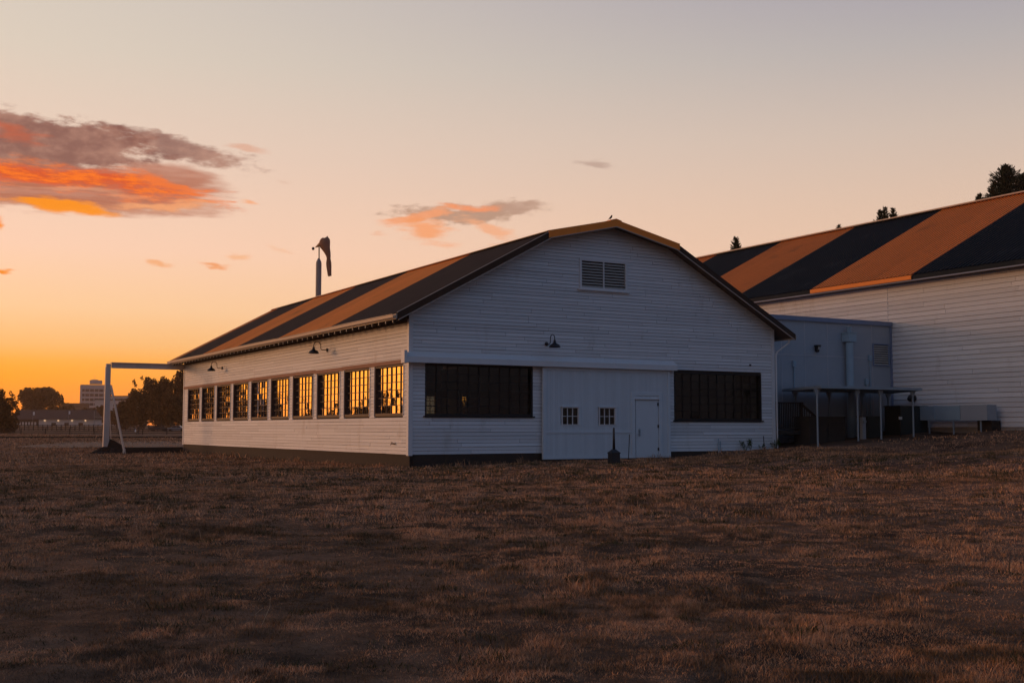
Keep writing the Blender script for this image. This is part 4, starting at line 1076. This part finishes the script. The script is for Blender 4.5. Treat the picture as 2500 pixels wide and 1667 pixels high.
# ------------------------------------------------------------------ trees
def broadleaf(x, y, h, cr, label, seed, trunk_h=.3, lobes=12, n=420, leaf=.3, group='broadleaf trees across the field', squash=.75, name='broadleaf_tree'):
    z = h1(x, y) - .1; rg = random.Random(seed)
    r = empty(name, (x, y, z), 0, label, 'tree', group)
    t = MB(); t.tube([(0, 0, 0), (.1, 0, h * trunk_h * .6), (0, .1, h * .55), (.1, .1, h * .75)], [h * .03, h * .024, h * .016, h * .006], 8)
    cz = h * (trunk_h + (1 - trunk_h) / 2); rz = h * (1 - trunk_h) / 2
    cm = MB(); spots = [(0, 0, cz)]
    for k in range(lobes):
        a = k * 2.399 + rg.uniform(-.4, .4); q = rg.uniform(-1, 1); rr = math.sqrt(max(0, 1 - q * q * squash)) * rg.uniform(.5, .82)
        spots.append((cr * rr * math.cos(a), cr * rr * math.sin(a), cz + rz * q * .78))
    for k, s in enumerate(spots):
        if k: t.tube([(0, 0, h * trunk_h * rg.uniform(.7, 1.2)), (s[0] * .5, s[1] * .5, (s[2] + h * trunk_h) / 2 + .2), s], [h * .011, h * .007, h * .003], 5)
        f = rg.uniform(.30, .46) if k else .6
        leaves(cm, rg, s, (cr * f, cr * f, rz * f * 1.0), int(n * (f / .4) ** 2), leaf)
    for k in range(lobes * 2):   # loose sprigs round the outline
        a = rg.uniform(0, 6.28); q = rg.uniform(-.3, 1); rr = math.sqrt(max(0, 1 - q * q)) * rg.uniform(.9, 1.06)
        leaves(cm, rg, (cr * rr * math.cos(a), cr * rr * math.sin(a), cz + rz * q * 1.0), (cr * .12, cr * .12, rz * .12), 26, leaf * .8)
    t.build('trunk', M['bark'], r); cm.build('crown', M['leaf'], r)
    return r
def conifer(x, y, h, rad, label, seed, tip_only=.6, group='conifers behind the larger hangar', leaf=.17):
    z = h1(x, y); rg = random.Random(seed)
    r = empty('conifer', (x, y, z), 0, label, 'tree', group)
    t = MB(); t.tube([(0, 0, 0), (0, 0, h * .6), (.05, 0, h)], [h * .018, h * .01, .015], 7); t.build('trunk', M['bark'], r)
    cm = MB(); zz = h * .12
    while zz < h - .1:
        f = 1 - zz / h; k = 11 if f < .4 else 6
        L = rad * min(1.0, f * 3.6) ** .9 * rg.uniform(.6, 1.25) + .1
        for j in range(k):
            a = rg.uniform(0, 6.28); l = L * rg.uniform(.55, 1.2); up = rg.uniform(.1, .6) + (.5 if f < .12 else 0)
            e = Vector((math.cos(a) * l, math.sin(a) * l, zz + l * up))
            s = Vector((0, 0, zz)); cnt = max(5, int(l / leaf * 7)) if f < tip_only else max(2, int(l / leaf * 1.0))
            for i in range(cnt):
                q = (i + rg.random()) / cnt; p = s.lerp(e, q) + Vector((rg.gauss(0, .05 * l), rg.gauss(0, .05 * l), rg.gauss(-.03 * l, .05 * l)))
                d = (e - s).normalized() * leaf * rg.uniform(.8, 1.8) + Vector((rg.gauss(0, .06), rg.gauss(0, .06), rg.gauss(.02, .06))); w = Vector((-d.y, d.x, rg.gauss(0, .08))) * .3
                cm.face([p - w, p + w, p + d + w * .2, p + d - w * .2], 0, rg.uniform(.6, 1.4))
        zz += max(.2, .30 * f + .16) if f < tip_only else .6
    cm.build('crown', M['needle'], r)
def conif_px(px_, py_, Y, rad, label, seed, **k):
    x, y, z = PX(px_, py_, Y); conifer(x, y, z - h1(x, y), rad, label, seed, **k)
conif_px(1797, 580, 140, 1.6, 'small pointed conifer showing above the roof nearest the gable', 1)
conif_px(2048, 549, 150, 1.4, 'conifer whose tip barely shows over the middle of the striped roof', 2)
for i, (a, b) in enumerate(((2148, 512), (2160, 503), (2180, 507))):
    conif_px(a, b + 3, 145 + 3 * i, 1.7, ('left tip of the bushy conifer clump over the striped roof', 'tallest middle tip of the bushy conifer clump over the striped roof', 'right tip of the bushy conifer clump over the striped roof')[i], 3 + i)
conif_px(2455, 405, 140, 4.2, 'tallest dark conifer above the roof at the right edge', 8, leaf=.2)
conif_px(2494, 428, 143, 3.6, 'dark conifer at the very right edge beside the tallest one', 9, leaf=.2)
conif_px(2425, 450, 145, 3.0, 'shorter dark conifer on the left shoulder of the tallest one', 10, leaf=.2)
conif_px(2390, 474, 147, 1.9, 'smallest conifer tip at the left of the right-edge group', 11)

def tree_px(px_, ytop, Y, wpx, label, seed, **k):
    x, y, z = PX(px_, ytop, Y); s = Y / 2800
    return broadleaf(x, y, z - h1(x, y) + .1, wpx * s / 2, label, seed, **k)
tree_px(2, 951, 240, 84, 'dark tree cut by the left edge of the picture', 21, trunk_h=.04, n=500, leaf=.27)
tree_px(97, 947, 520, 112, 'round broad tree behind the low barn with the lit lamps', 22, trunk_h=.03, n=600, leaf=.6, lobes=16)
tree_px(345, 923, 330, 66, 'left tree of the dark group seen through the white frame', 23, trunk_h=.04, n=560, leaf=.36)
tree_px(394, 921, 325, 62, 'middle tree of the dark group seen through the white frame', 24, trunk_h=.04, n=560, leaf=.36)
tree_px(450, 908, 315, 74, 'tallest tree of the group, right against the hangar corner', 25, trunk_h=.04, n=600, leaf=.36)
tree_px(310, 975, 345, 50, 'low tree left of the dark group behind the post', 26, trunk_h=.03, n=400, leaf=.36)
tree_px(420, 965, 300, 60, 'low spreading tree in front of the dark group', 27, trunk_h=.03, n=400, leaf=.34)
tree_px(137, 974, 545, 62, 'lower right shoulder tree beside the round tree behind the barn', 33, trunk_h=.02, n=350, leaf=.55)
tree_px(170, 984, 560, 26, 'small pointed tree left of the office tower', 28, trunk_h=.05, n=160, leaf=.45, lobes=8)
tree_px(210, 996, 540, 40, 'low bushy tree in front of the foot of the office tower', 29, trunk_h=.05, n=200, leaf=.5, lobes=8)
tree_px(243, 992, 530, 36, 'low bushy tree just left of the white post', 30, trunk_h=.05, n=200, leaf=.5, lobes=8)
tree_px(280, 998, 520, 52, 'low bushy tree just right of the white post', 31, trunk_h=.05, n=220, leaf=.5, lobes=8)
# trees outside the picture on the left: the old panes mirror them
NTH = ('first', 'second', 'third', 'fourth', 'fifth', 'sixth', 'seventh', 'eighth', 'ninth', 'tenth')
for i, (k, D, hh, cr, off, n_, what) in enumerate(((0, 120, 7.4, 1.7, .5, 150, 'taller tree'), (0, 126, 5.6, 1.15, -.15, 220, 'rounded lower tree'), (1, 120, 3.5, 1.5, .35, 200, 'low shrubby tree'), (1, 122, 3.9, .8, -.5, 200, 'small pointed tree'), (2, 125, 3.9, 1.4, .2, 200, 'low tree'),
                                             (3, 120, 4.6, 1.1, -.5, 150, 'small tree'), (4, 120, 6.6, 1.2, .3, 200, 'leaning tree'), (5, 120, 5.7, 1.7, .0, 200, 'broad tree'), (6, 118, 9.0, 1.6, .05, 45, 'thinly leaved tall tree'), (7, 116, 8.6, 1.4, .0, 50, 'open-crowned tall tree'), (8, 114, 9.2, 1.4, .0, 45, 'thin tall tree'), (9, 112, 9.0, 1.5, .0, 70, 'bushy tall tree'))):
    wx, wy, _ = W(0, 1.7 + 3.02 * k); phi = -2 * ANG - math.atan2(wx, wy) + R(off)
    broadleaf(wx + D * math.sin(phi), wy + D * math.cos(phi), hh, cr, '%s mirrored in the %s side window from the near corner' % (what, NTH[k]), 60 + i, trunk_h=.08, lobes=9, n=n_, leaf=.3, group='trees mirrored in the side windows')

# ------------------------------------------------------------------ far buildings
def tower():
    Y = 900; s = Y / 2800; x0, _, zt = PX(196, 938, Y); x1 = PX(262, 938, Y)[0]
    x0c = x0; gz = h1(x0, Y); r = empty('office_tower', (x0c, Y, gz), R(19), 'pale banded office tower on the horizon left of the white post', 'tower')
    w = (x1 - x0) + 2.5; H_ = zt - gz; d = 16
    m = MB(); m.box(.6, w - .6, .6, d - .6, 0, H_ - .2); m.build('glazing', M['tower_glass'], r)
    m = MB(); n = 9; fh = H_ / n
    for k in range(n + 1):
        z = min(k * fh, H_ - 1.6); m.box(0, w, 0, d, z - (.0 if k < n else .6), z + fh * (.42 if k < n else 0) + (1.2 if k == n else 0))
    m.build('floor_bands', M['brick'], r)
    m = MB()
    for x in np.arange(0, w, 3.4): m.box(x, x + .5, -.1, -.02, 0, H_ - .6)
    m.box(-.02, 1.6, -.15, -.101, 0, H_ - .5)
    m.build('columns', M['brick'], r)
    m = MB(); m.box(6.8, 16, 4, 14, H_ + .6, H_ + 3.4); m.box(8.0, 13, 5, 12, H_ + 3.4, H_ + 4.0); m.tube([(10.5, 8, H_ + 4), (10.5, 8, H_ + 8)], .12, 6); m.build('penthouse', M['brick'], r)
tower()
def block(px0, px1, ytop, Y, name, label, cat, wall, bands=True, d=15):
    x0, _, zt = PX(px0, ytop, Y); x1 = PX(px1, ytop, Y)[0]; gz = h1(x0, Y); H_ = zt - gz
    r = empty(name, (x0, Y, gz), 0, label, cat)
    w = x1 - x0; m = MB(); m.box(0, w, 0, d, 0, H_); m.build('wall', wall, r)
    m = MB(); m.box(-.3, w + .3, -.3, d + .3, H_ + .01, H_ + .6); m.build('roof', M['barnroof'], r)
    if bands:
        for k in range(max(1, int(H_ / 4))):
            m = MB(); m.box(1, w - 1, -.06, -.02, 1.5 + k * 4, 3.2 + k * 4); m.build('window', M['tower_glass'], r)
    return r
r_ = block(270, 345, 968, 800, 'office_block', 'long flat-topped building on the horizon right of the white post', 'building', M['brick'])
m = MB(); m.box(11, 15, 3, 8, 0, 2.0); m.box(12.3, 13.2, 4, 5, 2.0, 3.4); o = m.build('roof_plant', M['far_dark'], r_); o.location = (0, 0, PX(0, 968, 800)[2] - h1(-250, 800) + .6)
block(152, 200, 986, 850, 'low_building', 'low flat building between the round tree and the office tower', 'building', M['far_dark'])
block(232, 256, 976, 700, 'small_building', 'small pale building in front of the tower beside the white post', 'building', M['barnwall'])

def barn():
    Y = 450; s = Y / 2800; x0, _, _ = PX(26, 1030, Y); x1 = PX(228, 1030, Y)[0]
    gz = PX(0, 1041, Y)[2]; ze = PX(0, 1023, Y)[2]; zr = PX(0, 1000, Y)[2]; w = x1 - x0; he = ze - gz; hr = zr - gz
    r = empty('barn', (x0, Y, gz), 0, 'long low barn with dark roof and lit lamps over its pale bays', 'barn')
    sp = 11.0
    m = MB(); m.box(0, sp, .0, 9, -1, he); m.build('wall', M['far_dark'], r)
    m = MB(); m.box(sp + .02, w, .0, 9, -1, he); m.build('wall', M['barnwall'], r)
    m = MB(); m.mesh([(-.6, -.7, he - .1), (w + .6, -.7, he - .1), (w + .6, 9.7, he - .1), (-.6, 9.7, he - .1), (.6, 4.5, hr), (w - .6, 4.5, hr)], [(0, 1, 5, 4), (2, 3, 4, 5), (0, 4, 3), (1, 2, 5), (3, 2, 1, 0)]); m.build('roof', M['barnroof'], r)
    for k in range(8):
        m = MB(); x = .9 + k * 1.2; m.box(x, x + .7, -.05, -.01, .35, 1.75); m.build('window', M['barnwall'], r)
    for px_ in (133, 165, 199):
        x = PX(px_, 1030, Y)[0] - x0; m = MB(); m.box(x - 1.2, x + .6, -.04, -.01, -.2, 1.5); m.build('door', M['far_dark'], r)
    for px_ in (110, 143, 176.5, 209):
        x = PX(px_, 1027, Y)[0] - x0; z = PX(0, 1027, Y)[2] - gz
        m = MB(); m.mesh([(x - .36, -.62, z), (x + .36, -.62, z), (x + .36, -.1, z), (x - .36, -.1, z), (x, -.36, z + .34)], [(0, 1, 4), (1, 2, 4), (2, 3, 4), (3, 0, 4), (3, 2, 1, 0)]); m.build('lamp', M['lit_lamp'], r)
barn()
def street_lamp():
    Y = 380; x, y, z = PX(230.5, 1000, Y); g = h1(x, y); r = empty('street_lamp', (x, y, g), 0, 'thin street lamp with long side arm beside the barn', 'street lamp')
    h = PX(0, 1003, Y)[2] - g; m = MB(); m.tube([(0, 0, 0), (0, 0, h)], .09, 8); m.build('pole', M['mast'], r)
    h2 = PX(0, 1017.5, Y)[2] - g; m = MB(); m.bar((0, 0, h2), (2.7, 0, h2), .12); m.build('arm', M['mast'], r)
street_lamp()
for px_, py_, lb in ((80.5, 1009, 'left of two small white banners in front of the barn roof'), (167.5, 1007, 'right of two small white banners in front of the barn roof')):
    Y = 430; x, y, z = PX(px_, py_, Y); g = h1(x, y); r = empty('banner', (x, y, g), 0, lb, 'banner', 'white banners by the barn')
    m = MB(); m.tube([(0, 0, 0), (0, 0, z - g + .6)], .05, 6); m.build('pole', M['mast'], r)
    m = MB(); m.box(.06, .62, -.02, .02, z - g - .6, z - g + .6); m.build('flag', M['bag'], r)

# ------------------------------------------------------------------ fences
def rail_fence(Y, xa, xb, zt, pitch, label, name='rail_fence', rails=3, slope=0.0, rw=.09, seed=1):
    g0 = h1(xa, Y); r = empty(name, (xa, Y, 0), 0, label, 'fence'); rg = random.Random(seed)
    n = int((xb - xa) / pitch); posts = []
    for k in range(n + 1):
        y = slope * k * pitch; g = h1(xa + k * pitch, Y + y); posts.append((k * pitch, y, g))
        if k < 95:
            m = MB(); m.box(k * pitch - .08, k * pitch + .08, y - .08, y + .08, g - .3, g + zt + rg.uniform(0, .1)); m.build('post', M['fence'], r)
    for j in range(rails):
        q = zt * (.92 - j * .33); m = MB()
        for a, b in zip(posts[:-1], posts[1:]): m.bar((a[0], a[1] - .1, a[2] + q + rg.uniform(-.02, .02)), (b[0], b[1] - .1, b[2] + q + rg.uniform(-.02, .02)), rw * .6, rw)
        m.build('rail', M['fence'], r)
rail_fence(225, -115, -48, 1.15, 4.75, 'long wooden post and rail fence crossing the field on the left', rails=3, rw=.13)
rail_fence(300, -150, -60, 1.5, 1.2, 'close-set fence in front of the barn beyond the rail fence', 'picket_fence', 2, rw=.14, seed=2)
def low_rail():
    Y = 135; r = empty('low_rail', (-75, Y, 0), 0, 'low dark timber edging across the field nearer than the fences', 'edging')
    m = MB()
    for k in range(16): 
        x = k * 3.6; g = h1(-75 + x, Y + x * .12); m.bar((x, x * .12, g + .1), (x + 3.5, (x + 3.5) * .12, g + .1), .25, .22)
    m.build('timber', M['fence'], r)
low_rail()
def path():
    m = MB(); x0, x1 = -34, -20
    vs = []; nx = 12
    for k in range(nx + 1):
        for q in (0, 1):
            y = 76 + q * 26 + k * .4; x = x0 + (x1 - x0) * k / nx - (q * 5); vs.append((x, y, h1(x, y) + .03))
    m.mesh(vs, [(2 * k, 2 * k + 2, 2 * k + 3, 2 * k + 1) for k in range(nx)])
    o = m.build('path', mat('worn_gravel_path', (.16, .10, .068), .95, .2, 1.5, .4)); tag(o, kind='structure')
path()

# ------------------------------------------------------------------ person and parked cars by the fence
def person():
    Y = 215; x, y, _ = PX(337, 1040, Y); g = h1(x, y)
    root = empty('person', (x, y, g), 0, 'person in dark clothes walking along the fence with a white bag', 'person')
    J = {'hip': (0, 0, .95), 'ch': (0.02, 0, 1.28), 'nk': (.03, 0, 1.5), 'hd': (.05, 0, 1.68), 'tp': (.05, 0, 1.78),
         'kl': (-.12, .08, .5), 'al': (-.28, .08, .1), 'tl': (-.16, .09, .04), 'kr': (.16, -.08, .5), 'ar': (.2, -.08, .08), 'tr': (.34, -.09, .04), 'hl': (0, .09, .93), 'hr': (0, -.09, .93),
         'sl': (.02, .18, 1.42), 'el': (-.1, .24, 1.15), 'wl': (.0, .24, .9), 'sr': (.02, -.18, 1.42), 'er': (-.06, -.24, 1.14), 'wr': (-.2, -.24, .95)}
    Rd = {'hip': .15, 'ch': .16, 'nk': .06, 'hd': .1, 'tp': .08, 'kl': .065, 'al': .045, 'tl': .04, 'kr': .065, 'ar': .045, 'tr': .04, 'hl': .09, 'hr': .09, 'sl': .07, 'el': .045, 'wl': .035, 'sr': .07, 'er': .045, 'wr': .035}
    E = [('hip', 'ch'), ('ch', 'nk'), ('nk', 'hd'), ('hd', 'tp'), ('hip', 'hl'), ('hl', 'kl'), ('kl', 'al'), ('al', 'tl'), ('hip', 'hr'), ('hr', 'kr'), ('kr', 'ar'), ('ar', 'tr'), ('ch', 'sl'), ('sl', 'el'), ('el', 'wl'), ('ch', 'sr'), ('sr', 'er'), ('er', 'wr')]
    ks = list(J); me = bpy.data.meshes.new('body'); me.from_pydata([J[k] for k in ks], [(ks.index(a), ks.index(b)) for a, b in E], [])
    me.materials.append(M['cloth']); o = bpy.data.objects.new('body', me); COL.objects.link(o); o.parent = root
    md = o.modifiers.new('skin', 'SKIN'); me.skin_vertices.new() if not me.skin_vertices else None
    for i, k in enumerate(ks): me.skin_vertices[0].data[i].radius = (Rd[k], Rd[k])
    me.skin_vertices[0].data[0].use_root = True
    sb = o.modifiers.new('sub', 'SUBSURF'); sb.levels = 1; sb.render_levels = 1
    m = MB(); m.tube([(.05, 0, 1.62), (.055, 0, 1.7), (.05, 0, 1.8)], [.07, .10, .06], 10); m.build('head', M['skin'], root, True)
    m = MB(); m.hexa([(-.34, -.34, .45), (-.1, -.34, .45), (-.1, -.22, .45), (-.34, -.22, .45), (-.3, -.33, .92), (-.12, -.33, .92), (-.12, -.24, .92), (-.3, -.24, .92)])
    b = m.build('bag', M['bag']); b.location = (x - .15, y, g + .1); tag(b, 'white bag carried low by the walking person', 'bag')
person()
def car(px_, Y, label, paint, rz):
    x, y, _ = PX(px_, 1040, Y); g = h1(x, y); r = empty('parked_car', (x, y, g), rz, label, 'car', 'cars parked beyond the fence')
    prof = [(-2.15, .35), (-2.2, .7), (-2.05, .92), (-1.35, 1.0), (-.75, 1.42), (.75, 1.45), (1.35, 1.02), (2.1, .9), (2.2, .6), (2.15, .35)]
    def ext(P, y0, y1):
        n = len(P); m = MB(); m.mesh([(a, y0, b) for a, b in P] + [(a, y1, b) for a, b in P], [tuple(range(n))[::-1], tuple(range(n, 2 * n))] + [(i, (i + 1) % n, n + (i + 1) % n, n + i) for i in range(n)]); return m
    ext(prof, -.85, .85).build('body', paint, r)
    ext([(-1.2, 1.02), (-.7, 1.36), (-.05, 1.38), (-.05, 1.02)], -.862, .862).build('window', M['carglass'], r)
    ext([(.05, 1.02), (.05, 1.38), (.7, 1.38), (1.15, 1.03)], -.862, .862).build('window', M['carglass'], r)
    for a in (-1.4, 1.4):
        for b in (-.82, .82):
            m = MB(); m.tube([(a, b - .1, .33), (a, b + .1, .33)], .33, 18); m.build('wheel', M['tyre'], r)
car(388, 285, 'dark parked car beyond the fence, the left one of two', M['carpaint'], R(6))
car(432, 280, 'silver parked car beyond the fence, nearest the hangar corner', M['carpaint2'], R(3))

# ------------------------------------------------------------------ evening haze over the field
def haze():
    m = bpy.data.materials.new('evening_haze'); m.use_nodes = True; T = NT(m.node_tree); T.n.clear()
    v = T.node('ShaderNodeVolumePrincipled'); v.inputs['Color'].default_value = (1, .68, .44, 1); v.inputs['Density'].default_value = .00021; v.inputs['Anisotropy'].default_value = .6
    o_ = T.node('ShaderNodeOutputMaterial'); T.l.new(v.outputs[0], o_.inputs['Volume'])
    mb = MB(); mb.box(-1800, 1800, -1800, 1800, -1.6, 52)
    o = mb.build('haze', m); tag(o, 'thin warm evening haze over the field', 'haze', kind='stuff')
haze()
